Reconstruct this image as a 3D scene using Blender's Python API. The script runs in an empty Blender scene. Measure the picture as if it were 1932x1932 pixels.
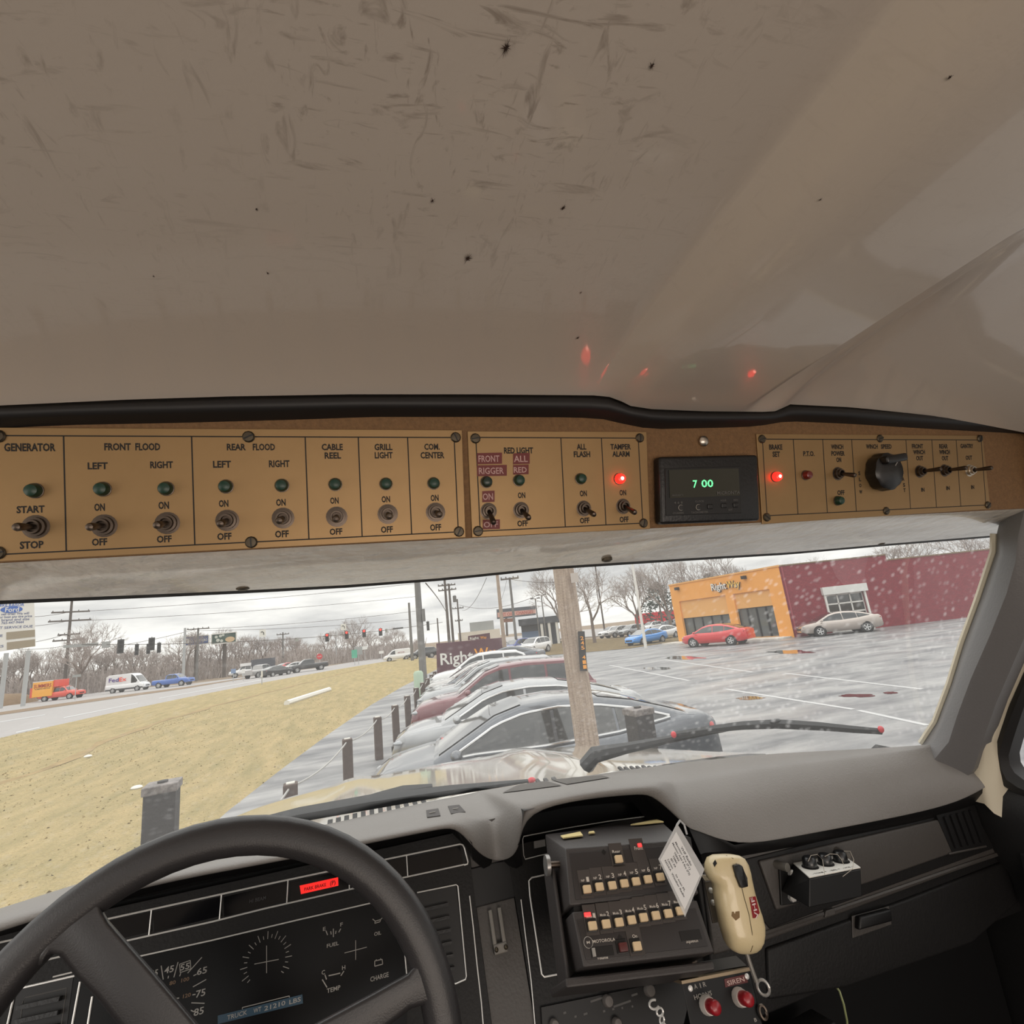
import bpy, math, random
import numpy as np
from mathutils import Vector as V, Matrix as M
SC = bpy.context.scene
COL = SC.collection
rnd = random.Random(7)

# ------------------------------------------------------------------ camera
FPX = 967.0
_X = V((.957, .0376, -.288)).normalized()
_Z = V((-.1066, .9679, -.2278)); _Z = (_Z - _X * _X.dot(_Z)).normalized()
_Y = _Z.cross(_X)
R3 = M((_X, _Y, _Z))
CAM = V((0, 0, 2.45))
cd = bpy.data.cameras.new('camera'); cd.sensor_width = 36; cd.lens = FPX * 36 / 1932
cd.clip_start = .02; cd.clip_end = 3000
co = bpy.data.objects.new('camera', cd); COL.objects.link(co)
co.matrix_world = M.Translation(CAM) @ R3.to_4x4()
SC.camera = co

# ------------------------------------------------------------------ world: overcast sky
SC.view_settings.view_transform = 'Standard'
SC.view_settings.look = 'None'
SC.view_settings.gamma = 1
SC.view_settings.use_curve_mapping = False
SC.view_settings.exposure = 0.0
wd = bpy.data.worlds.new('sky'); SC.world = wd; wd.use_nodes = True
nt = wd.node_tree; nt.nodes.clear()
def N(t, kind, **kw):
    n = t.nodes.new(kind)
    for k, v in kw.items():
        if k.startswith('i_'):
            n.inputs[k[2:].replace('_', ' ')].default_value = v
        else:
            setattr(n, k, v)
    return n
tc = N(nt, 'ShaderNodeTexCoord')
mp = N(nt, 'ShaderNodeMapping'); mp.inputs['Scale'].default_value = (1.1, 1.1, 6)
nz = N(nt, 'ShaderNodeTexNoise', i_Scale=2.6, i_Detail=7, i_Roughness=.55)
cr = N(nt, 'ShaderNodeValToRGB')
cr.color_ramp.elements[0].position = .40; cr.color_ramp.elements[0].color = (.58, .575, .57, 1)
cr.color_ramp.elements[1].position = .60; cr.color_ramp.elements[1].color = (1.0, .975, .93, 1)
bg = N(nt, 'ShaderNodeBackground', i_Strength=1.2)
ow = N(nt, 'ShaderNodeOutputWorld')
nt.links.new(tc.outputs['Generated'], mp.inputs['Vector']); nt.links.new(mp.outputs[0], nz.inputs['Vector'])
nt.links.new(nz.outputs['Fac'], cr.inputs['Fac']); nt.links.new(cr.outputs[0], bg.inputs['Color'])
sx = N(nt, 'ShaderNodeSeparateXYZ'); mr = N(nt, 'ShaderNodeMapRange')      # overcast sky: brighter overhead than at the horizon
mr.inputs[1].default_value = .12; mr.inputs[2].default_value = 1.0; mr.inputs[3].default_value = 1.2; mr.inputs[4].default_value = 3.0
nt.links.new(tc.outputs['Generated'], sx.inputs[0]); nt.links.new(sx.outputs['Z'], mr.inputs[0]); nt.links.new(mr.outputs[0], bg.inputs['Strength'])
nt.links.new(bg.outputs[0], ow.inputs[0])

# unseen area lamps added to brighten the cab, from the rear and the left
def area(name, loc, rot, sx, sy, power, col):
    l = bpy.data.lights.new(name, 'AREA'); l.shape = 'RECTANGLE'; l.size = sx; l.size_y = sy
    l.energy = power; l.color = col
    o = bpy.data.objects.new(name, l); COL.objects.link(o); o.location = loc; o.rotation_euler = rot
    return o
area('rear_fill_lamp', (.27, -1.1, 1.95), (math.radians(122), 0, 0), 1.3, .5, 10.0, (1, .86, .74))

area('left_fill_lamp', (-.98, .0, 2.34), (math.radians(90), 0, math.radians(-90)), .8, .4, 2.2, (1, .93, .85))  # added lamp that lifts the left flank of the ceiling rib

# ------------------------------------------------------------------ pixel -> world
def ray(x, y): return R3 @ V(((x - 966) / FPX, -(y - 966) / FPX, -1.0))
def atz(x, y, z): d = ray(x, y); return CAM + d * ((z - CAM.z) / d.z)
def aty(x, y, yy): d = ray(x, y); return CAM + d * (yy / d.y)
def atx(x, y, xx): d = ray(x, y); return CAM + d * (xx / d.x)
def lerp(pts, x): return float(np.interp(x, [p[0] for p in pts], [p[1] for p in pts]))
class Fr:
    """a local frame: origin, u (right), v (up), n (out)"""
    def __init__(s, o, u, v): s.o = V(o); s.u = V(u).normalized(); s.v = V(v).normalized(); s.n = s.u.cross(s.v).normalized()
    def p(s, u, v, n=0.): return s.o + s.u * u + s.v * v + s.n * n
    def P(s, x, y, n=0.):
        d = ray(x, y); q = s.o + s.n * n
        return CAM + d * ((q - CAM).dot(s.n) / d.dot(s.n))
    def uv(s, x, y, n=0.):
        q = s.P(x, y, n) - s.o; return q.dot(s.u), q.dot(s.v)
    def at(s, u, v, n=0.): return Fr(s.p(u, v, n), s.u, s.v)
    def turn(s, a):
        c, k = math.cos(a), math.sin(a); return Fr(s.o, s.u * c + s.v * k, s.v * c - s.u * k)
def tilt(o, th, roll=0.):
    """frame facing -Y, leaning back by th, rolled clockwise"""
    u = V((1, 0, 0)); v = V((0, math.sin(th), math.cos(th)))
    c, k = math.cos(roll), math.sin(roll)
    return Fr(o, u * c - v * k, v * c + u * k)
WORLD = Fr((0, 0, 0), (1, 0, 0), (0, 1, 0))
def facing(x, y, d, yaw=0.):
    """vertical frame at horizontal distance d along the pixel's ray, facing the camera"""
    r = ray(x, y); h = math.hypot(r.x, r.y); q = CAM + r * (d / h)
    n = V((-r.x, -r.y, 0)).normalized(); n.rotate(M.Rotation(yaw, 3, 'Z'))
    return Fr(q, V((0, 0, 1)).cross(n), (0, 0, 1))

# ------------------------------------------------------------------ materials
def lin(c):
    return tuple(((v / 255) / 12.92 if v / 255 <= .04045 else ((v / 255 + .055) / 1.055) ** 2.4) for v in c)
MATS = {}
def mat(name, col, rough=.5, metal=0., coat=0., var=None, bump=None, emit=None, spec=.5, alpha=1., trans=0.):
    """var=(scale, amount, colour2, stretch)  bump=(scale, strength)"""
    if name in MATS: return MATS[name]
    m = bpy.data.materials.new(name); m.use_nodes = True; t = m.node_tree
    b = t.nodes['Principled BSDF']
    c = (*lin(col), 1)
    b.inputs['Base Color'].default_value = c; b.inputs['Roughness'].default_value = rough
    b.inputs['Metallic'].default_value = metal; b.inputs['Coat Weight'].default_value = coat
    b.inputs['Coat Roughness'].default_value = .06
    b.inputs['Specular IOR Level'].default_value = spec; b.inputs['Alpha'].default_value = alpha
    b.inputs['Transmission Weight'].default_value = trans
    if emit:
        b.inputs['Emission Color'].default_value = (*lin(emit[0]), 1); b.inputs['Emission Strength'].default_value = emit[1]
    if var or bump:
        tc = N(t, 'ShaderNodeTexCoord')
    if var:
        mp = N(t, 'ShaderNodeMapping'); mp.inputs['Scale'].default_value = var[3] if len(var) > 3 else (1, 1, 1)
        n = N(t, 'ShaderNodeTexNoise', i_Scale=var[0], i_Detail=6, i_Roughness=.62)
        r = N(t, 'ShaderNodeValToRGB')
        r.color_ramp.elements[0].position = .5 - .28 / max(var[1], .3); r.color_ramp.elements[1].position = .5 + .28 / max(var[1], .3)
        r.color_ramp.elements[0].color = (*lin(var[2]), 1); r.color_ramp.elements[1].color = c
        t.links.new(tc.outputs['Object'], mp.inputs[0]); t.links.new(mp.outputs[0], n.inputs['Vector'])
        t.links.new(n.outputs['Fac'], r.inputs[0]); t.links.new(r.outputs[0], b.inputs['Base Color'])
    if bump:
        n2 = N(t, 'ShaderNodeTexNoise', i_Scale=bump[0], i_Detail=4)
        bp = N(t, 'ShaderNodeBump', i_Strength=bump[1], i_Distance=.01 if len(bump) < 3 else bump[2])
        t.links.new(tc.outputs['Object'], n2.inputs['Vector']); t.links.new(n2.outputs['Fac'], bp.inputs['Height'])
        t.links.new(bp.outputs[0], b.inputs['Normal'])
    MATS[name] = m
    return m

# ------------------------------------------------------------------ mesh builder
_TXT = {}; BOLD = [.014]
def glyphs(s):
    key = (s, BOLD[0])
    if key not in _TXT:
        cu = bpy.data.curves.new('t', 'FONT'); cu.body = s; cu.size = 1; cu.resolution_u = 2; cu.offset = BOLD[0]
        o = bpy.data.objects.new('t', cu); COL.objects.link(o)
        dg = bpy.context.evaluated_depsgraph_get(); dg.update()
        me = o.evaluated_get(dg).to_mesh()
        v = [(q.co.x, q.co.y) for q in me.vertices]; f = [tuple(p.vertices) for p in me.polygons]
        o.evaluated_get(dg).to_mesh_clear(); bpy.data.objects.remove(o); bpy.data.curves.remove(cu)
        xs = [q[0] for q in v]; ys = [q[1] for q in v]
        _TXT[key] = (v, f, min(xs), max(xs), min(ys), max(ys))
    return _TXT[key]
WM = {}
class MB:
    def __init__(s): s.v = []; s.f = []
    def add(s, vs, fs):
        k = len(s.v); s.v += [V(q) for q in vs]; s.f += [tuple(i + k for i in f) for f in fs]; return s
    def poly(s, pts): return s.add(pts, [tuple(range(len(pts)))])
    def box(s, fr, u0, u1, v0, v1, n0, n1):
        p = [fr.p(u, v, n) for n in (n0, n1) for v in (v0, v1) for u in (u0, u1)]
        return s.add(p, [(0, 2, 3, 1), (4, 5, 7, 6), (0, 1, 5, 4), (2, 6, 7, 3), (0, 4, 6, 2), (1, 3, 7, 5)])
    def prism(s, a, b):
        """two matching outlines joined"""
        k = len(a)
        return s.add(list(a) + list(b), [tuple(reversed(range(k))), tuple(range(k, 2 * k))] + [(i, (i + 1) % k, k + (i + 1) % k, k + i) for i in range(k)])
    def pxprism(s, fr, px, n0, n1): return s.prism([fr.P(x, y, n0) for x, y in px], [fr.P(x, y, n0) + fr.n * (n1 - n0) for x, y in px])
    def outline(s, fr, uv, n0, n1): return s.prism([fr.p(u, v, n0) for u, v in uv], [fr.p(u, v, n1) for u, v in uv])
    def loft(s, rings, closed=True, caps=True):
        k = len(rings[0]); vs = [p for r in rings for p in r]; fs = []
        for i in range(len(rings) - 1):
            for j in range(k if closed else k - 1):
                a = i * k + j; b = i * k + (j + 1) % k
                fs.append((a, b, b + k, a + k))
        if caps and closed: fs += [tuple(reversed(range(k))), tuple(range((len(rings) - 1) * k, len(rings) * k))]
        return s.add(vs, fs)
    def tube(s, pts, r, n=8, closed=False):
        pts = [V(p) for p in pts]; L = len(pts); rings = []
        up = None
        for i, p in enumerate(pts):
            a = pts[(i - 1) % L] if (closed or i > 0) else p; b = pts[(i + 1) % L] if (closed or i < L - 1) else p
            d = (b - a).normalized()
            if up is None: up = d.orthogonal().normalized()
            up = (up - d * up.dot(d))
            up = up.normalized() if up.length > 1e-6 else d.orthogonal().normalized()
            w = d.cross(up); rr = r[i] if isinstance(r, (list, tuple)) else r
            rings.append([p + (up * math.cos(2 * math.pi * k / n) + w * math.sin(2 * math.pi * k / n)) * rr for k in range(n)])
        if closed: rings.append(rings[0])
        return s.loft(rings, True, not closed)
    def lathe(s, fr, prof, n=16, cap=True):
        """revolve (radius, height) about the frame's normal"""
        return s.loft([[fr.p(r * math.cos(2 * math.pi * k / n), r * math.sin(2 * math.pi * k / n), h) for k in range(n)] for r, h in prof], True, cap)
    def ball(s, c, rx, ry, rz, fr=WORLD, n=10, m=7):
        c = V(c); rings = []
        for i in range(m):
            t = math.pi * (i + .02) / (m - 1 + .04) - math.pi / 2
            rings.append([c + fr.u * rx * math.cos(t) * math.cos(2 * math.pi * k / n) + fr.v * ry * math.cos(t) * math.sin(2 * math.pi * k / n) + fr.n * rz * math.sin(t) for k in range(n)])
        return s.loft(rings)
    def text(s, fr, txt, u, v, h=None, w=None, n=.0003):
        """text centred at (u,v): cap height h and/or width w, metres"""
        vv, ff, x0, x1, y0, y1 = glyphs(txt)
        _, _, _, _, c0, c1 = glyphs('H')
        sy = h / (c1 - c0) if h else None
        sx = w / (x1 - x0) if w else None
        sx = sx or sy; sy = sy or sx
        cx = (x0 + x1) / 2; cy = (c0 + c1) / 2
        return s.add([fr.p(u + (a - cx) * sx, v + (b - cy) * sy, n) for a, b in vv], ff)
    def textpx(s, fr, txt, x, y, w, h, n=.0003, rot=0.):
        u, v = fr.uv(x, y); ua = fr.uv(x - w / 2, y); ub = fr.uv(x + w / 2, y); va = fr.uv(x, y - h / 2); vb = fr.uv(x, y + h / 2)
        f2 = fr.at(u, v).turn(rot) if rot else fr.at(u, v)
        return s.text(f2, txt, 0, 0, math.dist(va, vb), math.dist(ua, ub), n)
    def build(s, name, mt, parent=None, smooth=False, bevel=0., label=None, kind=None, subsurf=0, seg=2, cat=None, group=None, world=True, split=None):
        me = bpy.data.meshes.new(name)
        vs = s.v
        o = bpy.data.objects.new(name, me)
        if parent is not None:
            if world: inv = WM[parent.name].inverted(); vs = [inv @ q for q in vs]
            o.parent = parent; WM[o.name] = WM[parent.name]
        elif kind == 'structure': WM[o.name] = M.Identity(4)
        else:
            b = V((sum(q.x for q in vs) / len(vs), sum(q.y for q in vs) / len(vs), min(q.z for q in vs)))
            vs = [q - b for q in vs]; o.location = b; WM[o.name] = M.Translation(b)
        me.from_pydata([tuple(q) for q in vs], [], s.f); me.update()
        if mt: me.materials.append(mt)
        COL.objects.link(o)
        if smooth:
            me.polygons.foreach_set('use_smooth', [True] * len(me.polygons))
        if bevel:
            md = o.modifiers.new('b', 'BEVEL'); md.width = bevel; md.segments = seg; md.limit_method = 'ANGLE'; md.angle_limit = .6
        if subsurf:
            md = o.modifiers.new('s', 'SUBSURF'); md.levels = subsurf; md.render_levels = subsurf
        if smooth and not subsurf:
            md = o.modifiers.new('e', 'EDGE_SPLIT'); md.split_angle = split or .7
        if label: o['label'] = label
        if kind: o['kind'] = kind
        if cat: o['category'] = cat
        if group: o['group'] = group
        return o
class Words:
    """lettering: every printed word is a part of its own"""
    def __init__(s, mt, par): s.mt = mt; s.par = par
    def textpx(s, *a, **k): MB().textpx(*a, **k).build('lettering', s.mt, s.par); return s
    def text(s, *a, **k): MB().text(*a, **k).build('lettering', s.mt, s.par); return s
def thing(name, label, cat, loc=(0, 0, 0), group=None):
    o = bpy.data.objects.new(name, None); o.empty_display_size = .1; COL.objects.link(o)
    o.location = loc; o['label'] = label; o['category'] = cat
    if group: o['group'] = group
    WM[o.name] = M.Translation(V(loc)); return o
def copy_tree(o, loc=None, rot=None, label=None, parent=None):
    c = o.copy(); COL.objects.link(c)
    if parent is not None: c.parent = parent
    if loc is not None: c.location = loc
    if rot is not None: c.rotation_euler = rot
    if label: c['label'] = label
    for ch in list(o.children): copy_tree(ch, parent=c)
    return c
def circ(fr, r, n=20): return [fr.p(r * math.cos(2 * math.pi * k / n), r * math.sin(2 * math.pi * k / n)) for k in range(n)]
# ------------------------------------------------------------------ materials used in the cab
m_ceil = mat('roof_paint', (196, 184, 172), .34, coat=.6)
def ceiling_nodes():
    t = m_ceil.node_tree; b = t.nodes['Principled BSDF']
    tc = N(t, 'ShaderNodeTexCoord')
    base = (*lin((196, 184, 172)), 1); prev = None
    mx0 = None
    for i, (sc, rot, lo) in enumerate((((40, 220, 1), .15, .595), ((170, 44, 1), .25, .605), ((50, 160, 1), -.75, .595), ((200, 60, 1), -.5, .61), ((90, 90, 1), 0, .63))):
        mp = N(t, 'ShaderNodeMapping'); mp.inputs['Scale'].default_value = sc; mp.inputs['Rotation'].default_value = (0, 0, rot)
        n = N(t, 'ShaderNodeTexNoise', i_Scale=.55, i_Detail=5, i_Distortion=1.2, i_Roughness=.6)
        r = N(t, 'ShaderNodeValToRGB'); r.color_ramp.elements[0].position = lo; r.color_ramp.elements[1].position = lo + .12
        r.color_ramp.elements[1].color = (.55, .55, .55, 1)
        t.links.new(tc.outputs['Object'], mp.inputs[0]); t.links.new(mp.outputs[0], n.inputs['Vector']); t.links.new(n.outputs['Fac'], r.inputs[0])
        if mx0 is None: mx0 = r.outputs[0]
        else:
            a = N(t, 'ShaderNodeMath', operation='MAXIMUM'); t.links.new(mx0, a.inputs[0]); t.links.new(r.outputs[0], a.inputs[1]); mx0 = a.outputs[0]
    # the scuffed area: away from the front edge, left of the rib
    n3 = N(t, 'ShaderNodeTexNoise', i_Scale=5, i_Detail=3)
    r3 = N(t, 'ShaderNodeValToRGB'); r3.color_ramp.elements[0].position = .30; r3.color_ramp.elements[1].position = .52
    sp = N(t, 'ShaderNodeSeparateXYZ'); t.links.new(tc.outputs['Object'], sp.inputs[0]); t.links.new(tc.outputs['Object'], n3.inputs['Vector']); t.links.new(n3.outputs['Fac'], r3.inputs[0])
    my = N(t, 'ShaderNodeMapRange'); my.inputs[1].default_value = .44; my.inputs[2].default_value = .22; my.inputs[3].default_value = .0; my.inputs[4].default_value = 1.0
    t.links.new(sp.outputs['Y'], my.inputs[0])
    a1 = N(t, 'ShaderNodeMath', operation='MULTIPLY'); t.links.new(mx0, a1.inputs[0]); t.links.new(r3.outputs[0], a1.inputs[1])
    mxx = N(t, 'ShaderNodeMapRange'); mxx.inputs[1].default_value = .30; mxx.inputs[2].default_value = .12; mxx.inputs[3].default_value = .12; mxx.inputs[4].default_value = 1.0; t.links.new(sp.outputs['X'], mxx.inputs[0]); a0 = N(t, 'ShaderNodeMath', operation='MULTIPLY'); t.links.new(a1.outputs[0], a0.inputs[0]); t.links.new(mxx.outputs[0], a0.inputs[1]); a1 = a0
    a2 = N(t, 'ShaderNodeMath', operation='MULTIPLY'); t.links.new(a1.outputs[0], a2.inputs[0]); t.links.new(my.outputs[0], a2.inputs[1])
    mx = N(t, 'ShaderNodeMix', data_type='RGBA')
    mx.inputs['A'].default_value = base; mx.inputs['B'].default_value = (*lin((112, 96, 82)), 1)
    t.links.new(a2.outputs[0], mx.inputs['Factor']); t.links.new(mx.outputs['Result'], b.inputs['Base Color'])
    n4 = N(t, 'ShaderNodeTexNoise', i_Scale=260, i_Detail=2); bp = N(t, 'ShaderNodeBump', i_Strength=.06, i_Distance=.002)
    t.links.new(tc.outputs['Object'], n4.inputs['Vector']); t.links.new(n4.outputs['Fac'], bp.inputs['Height']); t.links.new(bp.outputs[0], b.inputs['Normal'])
ceiling_nodes()
m_rubber = mat('black_rubber', (26, 24, 24), .55)
m_board = mat('hardboard', (134, 100, 64), .75, var=(220, 1., (104, 76, 48)), bump=(400, .25))
m_vinyl = mat('worn_vinyl', (226, 216, 204), .28, coat=1., var=(14, .8, (190, 180, 166), (1, 6, 1)), bump=(38, .8))
m_brass = mat('brass_plate', (158, 128, 88), .42, metal=.5, var=(30, .5, (146, 118, 80)))
m_ink = mat('black_ink', (22, 18, 16), .7)
m_red_ink = mat('brown_ink', (70, 34, 20), .7)
m_nickel = mat('worn_nickel', (90, 80, 72), .38, metal=.9)
m_screw = mat('dull_screw', (84, 76, 64), .45, metal=.8)
m_green = mat('green_lens', (18, 54, 40), .38)
m_greend = mat('dark_green_lens', (28, 44, 34), .3)
m_redoff = mat('unlit_red_lens', (104, 26, 20), .3, coat=.4)
m_redon = mat('lit_red_lens', (255, 40, 30), .3, emit=((255, 20, 14), 6.0))
m_redhot = mat('lamp_filament', (255, 190, 170), .3, emit=((255, 150, 130), 14.0))
m_tape = mat('red_label_tape', (104, 30, 28), .5)
m_tapet = mat('tape_letter', (186, 150, 146), .6)
m_dkplastic = mat('black_plastic', (20, 19, 20), .42, bump=(300, .1))
m_clockglass = mat('clock_window', (16, 24, 20), .12, coat=.6)
m_led = mat('green_digit', (120, 255, 170), .4, emit=((110, 255, 165), 1.0))
m_print = mat('pale_print', (150, 146, 140), .6)
m_dimprint = mat('dim_print', (92, 90, 88), .6)
m_chrome = mat('bright_trim', (236, 234, 230), .25, metal=.2)
m_pad = mat('grey_dash_vinyl', (128, 124, 121), .48, var=(9, .6, (116, 112, 108)), bump=(330, .18, .004))
m_dash = mat('dark_dash_plastic', (31, 30, 30), .5, spec=.25, bump=(260, .15, .004))
m_dash2 = mat('brown_grey_plastic', (72, 68, 65), .5, bump=(260, .15, .004))
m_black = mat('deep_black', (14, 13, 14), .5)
m_wheel = mat('steering_wheel_plastic', (46, 44, 45), .38, bump=(700, .12, .002))
m_gauge = mat('gauge_face', (13, 13, 14), .3, spec=.2)
m_lens = mat('dark_lens', (13, 13, 16), .12, spec=.3)
m_white = mat('white_paint', (222, 220, 214), .4)
m_cream = mat('cream_paint', (214, 204, 182), .35, coat=.4)

# ------------------------------------------------------------------ overhead board frame
OH = Fr((0, 0, 0), (1, 0, 0), (0, -.21, .9777)); OH.o = CAM - OH.n * .56

# ------------------------------------------------------------------ ceiling and its front edge
UP = [(-160, 768), (0, 765), (110, 760), (239, 754), (430, 748), (660, 744), (900, 744), (1120, 746), (1150, 749), (1172, 757), (1190, 766), (1230, 772), (1330, 776), (1440, 777), (1462, 776), (1476, 770), (1491, 763), (1600, 768), (1760, 780), (1932, 800), (2060, 816)]
YE = .502
edge = [aty(x, y, YE) for x, y in UP]
ex = [(p.x, p.z) for p in edge]
xs = sorted(set([-.9, -.6, -.35] + [p[0] for p in ex] + [.255, .262, .266, .27, .283, .296, .30, .304, .33, .36, .42, .47, .478, .485, .492, .5, .6, .7, .8, .9, 1.0, 1.08, 1.14]))
def ceil_z(x, y):
    z = lerp(ex, x)
    rise = .03 * (1 - math.exp(-(YE - y) / .09))
    if x > .62: rise -= .10 * ((x - .62) / .5) ** 2 * min(1, (YE - y) / .25 + .25)
    if .24 < x < .56: rise -= .024 * (1 - math.exp(-(YE - y) / .08)) * lerp([(.262, 0), (.270, .06), (.296, .94), (.304, 1), (.478, 1), (.490, 0)], x)
    return z + rise
ys = [YE, .49, .475, .45, .41, .36, .3, .2, .05, -.2, -.6, -1.1]
mb = MB(); mb.loft([[V((x, y, ceil_z(x, y))) for x in xs] for y in ys], closed=False)
mb.build('ceiling', m_ceil, kind='structure', smooth=True, split=.9)
# outer roof skin above it keeps the sky out
mb = MB(); mb.box(WORLD, -.9, 1.4, -1.15, .57, 2.80, 2.83); mb.build('trim_5', m_cream, kind='structure')
ceil_o = bpy.data.objects['ceiling']
# rust spots where the paint has chipped
m_rust = mat('rust', (62, 34, 18), .8, var=(400, 1., (28, 18, 12)))
def chip(x, y, r, n, k):
    for yy in [YE - .002 * i for i in range(1, 230)]:
        p = aty(x, y, yy)
        if p.z < ceil_z(p.x, yy): break
    q = V((p.x, p.y, ceil_z(p.x, p.y) - .0009)); pts = []
    g = random.Random(k); n = n * 2 + 4
    for i in range(n):
        a = 2 * math.pi * (i + g.uniform(-.3, .3)) / n; rr = r * (.36 if r > .008 else .66) * (g.uniform(.2, .5) if i % 2 else g.uniform(.5, 1.5))
        pts.append(q + V((math.cos(a) * rr * .75, math.sin(a) * rr * 1.25, 0)))
    MB().add([q] + pts, [(0, 1 + i, 1 + (i + 1) % n) for i in range(n)]).build('rust_spot', m_rust, ceil_o)
for k, c in enumerate([(955, 90, .0085, 13), (882, 486, .0065, 11), (816, 378, .003, 7), (1062, 392, .0035, 7), (1090, 636, .004, 9), (484, 394, .002, 7), (505, 517, .0022, 7), (290, 522, .002, 7), (1548, 379, .002, 7), (1793, 150, .0025, 7), (1230, 122, .0035, 9), (1096, 553, .0022, 7)]):
    chip(*c, k)

# black rubber moulding between ceiling and board
LO = [(-160, 815), (0, 807), (137, 801), (342, 797), (560, 791), (701, 786), (912, 786), (1088, 787), (1137, 790), (1160, 794), (1180, 800), (1210, 806), (1240, 809), (1336, 807), (1410, 805), (1440, 802), (1465, 798), (1484, 794), (1600, 799), (1760, 809), (1932, 818), (2060, 824)]
lo_w = [OH.P(x, y, .001) for x, y in LO]
lx = [p.x for p in lo_w]
rings = []
for x in np.linspace(-.46, 1.12, 60):
    a = V((x, YE + .004, lerp(ex, x) + .001)); b = V((x, float(np.interp(x, lx, [p.y for p in lo_w])), float(np.interp(x, lx, [p.z for p in lo_w]))))
    m_ = (a + b) / 2 + V((0, -.011, -.004))
    rings.append([a + V((0, .012, .012)), a, a.lerp(m_, .55) + V((0, -.003, 0)), m_, b.lerp(m_, .55) + V((0, -.003, 0)), b, b + V((0, .012, .0))])
mb = MB(); mb.loft(rings, closed=False); mb.build('trim_1', m_rubber, kind='structure', smooth=True, split=1.2)

# ------------------------------------------------------------------ overhead console board
cons = thing('overhead_console', 'brown hardboard console across the cab above the windshield holding the switch panels', 'console', OH.p(.3, -.02))
v_top = .20; v_bot = OH.uv(860, 1017)[1]
u0, u1 = -.46, 1.09
MB().box(OH, u0, u1, v_bot, v_top, -.012, 0).build('board', m_board, cons, bevel=.0015)
pb = OH.p(0, v_bot)
ZF, YF = 2.533, .665          # front edge of the underside
def frontline(x, y):           # solves the front edge where the underside runs forward
    return atz(x, y, ZF)
fl = sorted([(atz(x, y, ZF).x, atz(x, y, ZF).y) for x, y in [(-200, 1142), (0, 1133), (230, 1124), (460, 1114), (650, 1104), (842, 1090), (1045, 1069), (1270, 1055), (1494, 1042), (1676, 1026), (1877, 1010), (1932, 1005)]])
fx = np.linspace(u0, 1.26, 44)
mb = MB(); mb.loft([[OH.p(x, v_bot, .0), OH.p(x, v_bot - .004, -.006), V((x, lerp(fl, x), ZF)), V((x, lerp(fl, x) + .006, ZF + .012)), V((x, lerp(fl, x) + .006, ZF + .03))] for x in fx], closed=False)
mb.build('vinyl_underside', m_vinyl, cons, smooth=True, label='pale wrinkled vinyl underside')
mb = MB(); mb.tube([V((x, lerp(fl, x) + .010, ZF + .008)) for x in fx], .0105, 8); mb.build('edge_strip', m_rubber, cons, smooth=True)
for x, y in [(458, 1108), (1145, 1055), (1661, 1024)]:
    f = Fr(atz(x, y, ZF + .003), (1, 0, 0), (0, .97, -.17)); f = Fr(f.o, (1, 0, 0), (0, -.97, .17))
    MB().lathe(Fr(f.o, (1, 0, 0), (0, -1, 0)), [(.0075, -.002), (.0075, .002), (.004, .004)], 12).build('screw', m_screw, cons, smooth=True)
# the lone bolt above the clock
f = OH.at(*OH.uv(1325, 833)); mb = MB(); mb.lathe(f, [(.0068, 0), (.0068, .004), (.0045, .006), (0.0005, .0065)], 14); mb.build('bolt', mat('bolt_head', (190, 180, 168), .3, metal=1.), cons, smooth=True)

# ------------------------------------------------------------------ switch panels
def screw(par, px):
    f = OH.at(*OH.uv(*px)); s = MB().lathe(f, [(.0058, .001), (.0058, .0032), (.0045, .0045), (.0003, .0048)], 12).build('screw', m_screw, par, smooth=True)
    g = f.turn(rnd.uniform(0, 3)); MB().box(g, -.0048, .0048, -.0006, .0006, .0044, .0051).build('slot', m_black, s)
def lamp(par, px, mt, lab, r=.0062, h=.011):
    f = OH.at(*OH.uv(*px)); c = math.sqrt(.5)
    o = MB().lathe(f, [(r, .0015), (r, h * .6), (r * .8, h * .9), (r * .4, h), (.0003, h)], 14).build('indicator_lamp', mt, par, smooth=True, label=lab)
    MB().lathe(f, [(r * 1.12, .0012), (r * 1.12, .0032), (r, .0034)], 14).build('lamp_collar', m_nickel, o, smooth=True)
    if mt is m_redon:
        MB().lathe(f, [(r * .35, h), (r * .3, h + .0006), (.0002, h + .0007)], 10).build('hot_spot', m_redhot, o, smooth=True)
    return o
def toggle(par, px, tu=0., tv=-.2, ln=.026, r=.0088, ring=None):
    f = OH.at(*OH.uv(*px))
    o = MB().lathe(f, [(r * 1.08, .0012), (r * 1.08, .0024), (r * .86, .0026), (r * .86, .0062), (r * .66, .0064), (r * .62, .0095), (r * .46, .0095), (r * .44, .005), (.0003, .005)], 18).build('toggle_switch', ring or m_nickel, par, smooth=True, split=.5)
    a = f.p(0, 0, .005); d = (f.n + f.u * tu + f.v * tv).normalized()
    q = [a, a + d * ln * .25, a + d * ln * .6, a + d * ln * .88, a + d * ln * .97, a + d * ln]
    MB().tube(q, [r * .22, r * .26, r * .33, r * .38, r * .30, r * .1], 10).build('lever', m_nickel, o, smooth=True)
    return o
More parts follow.
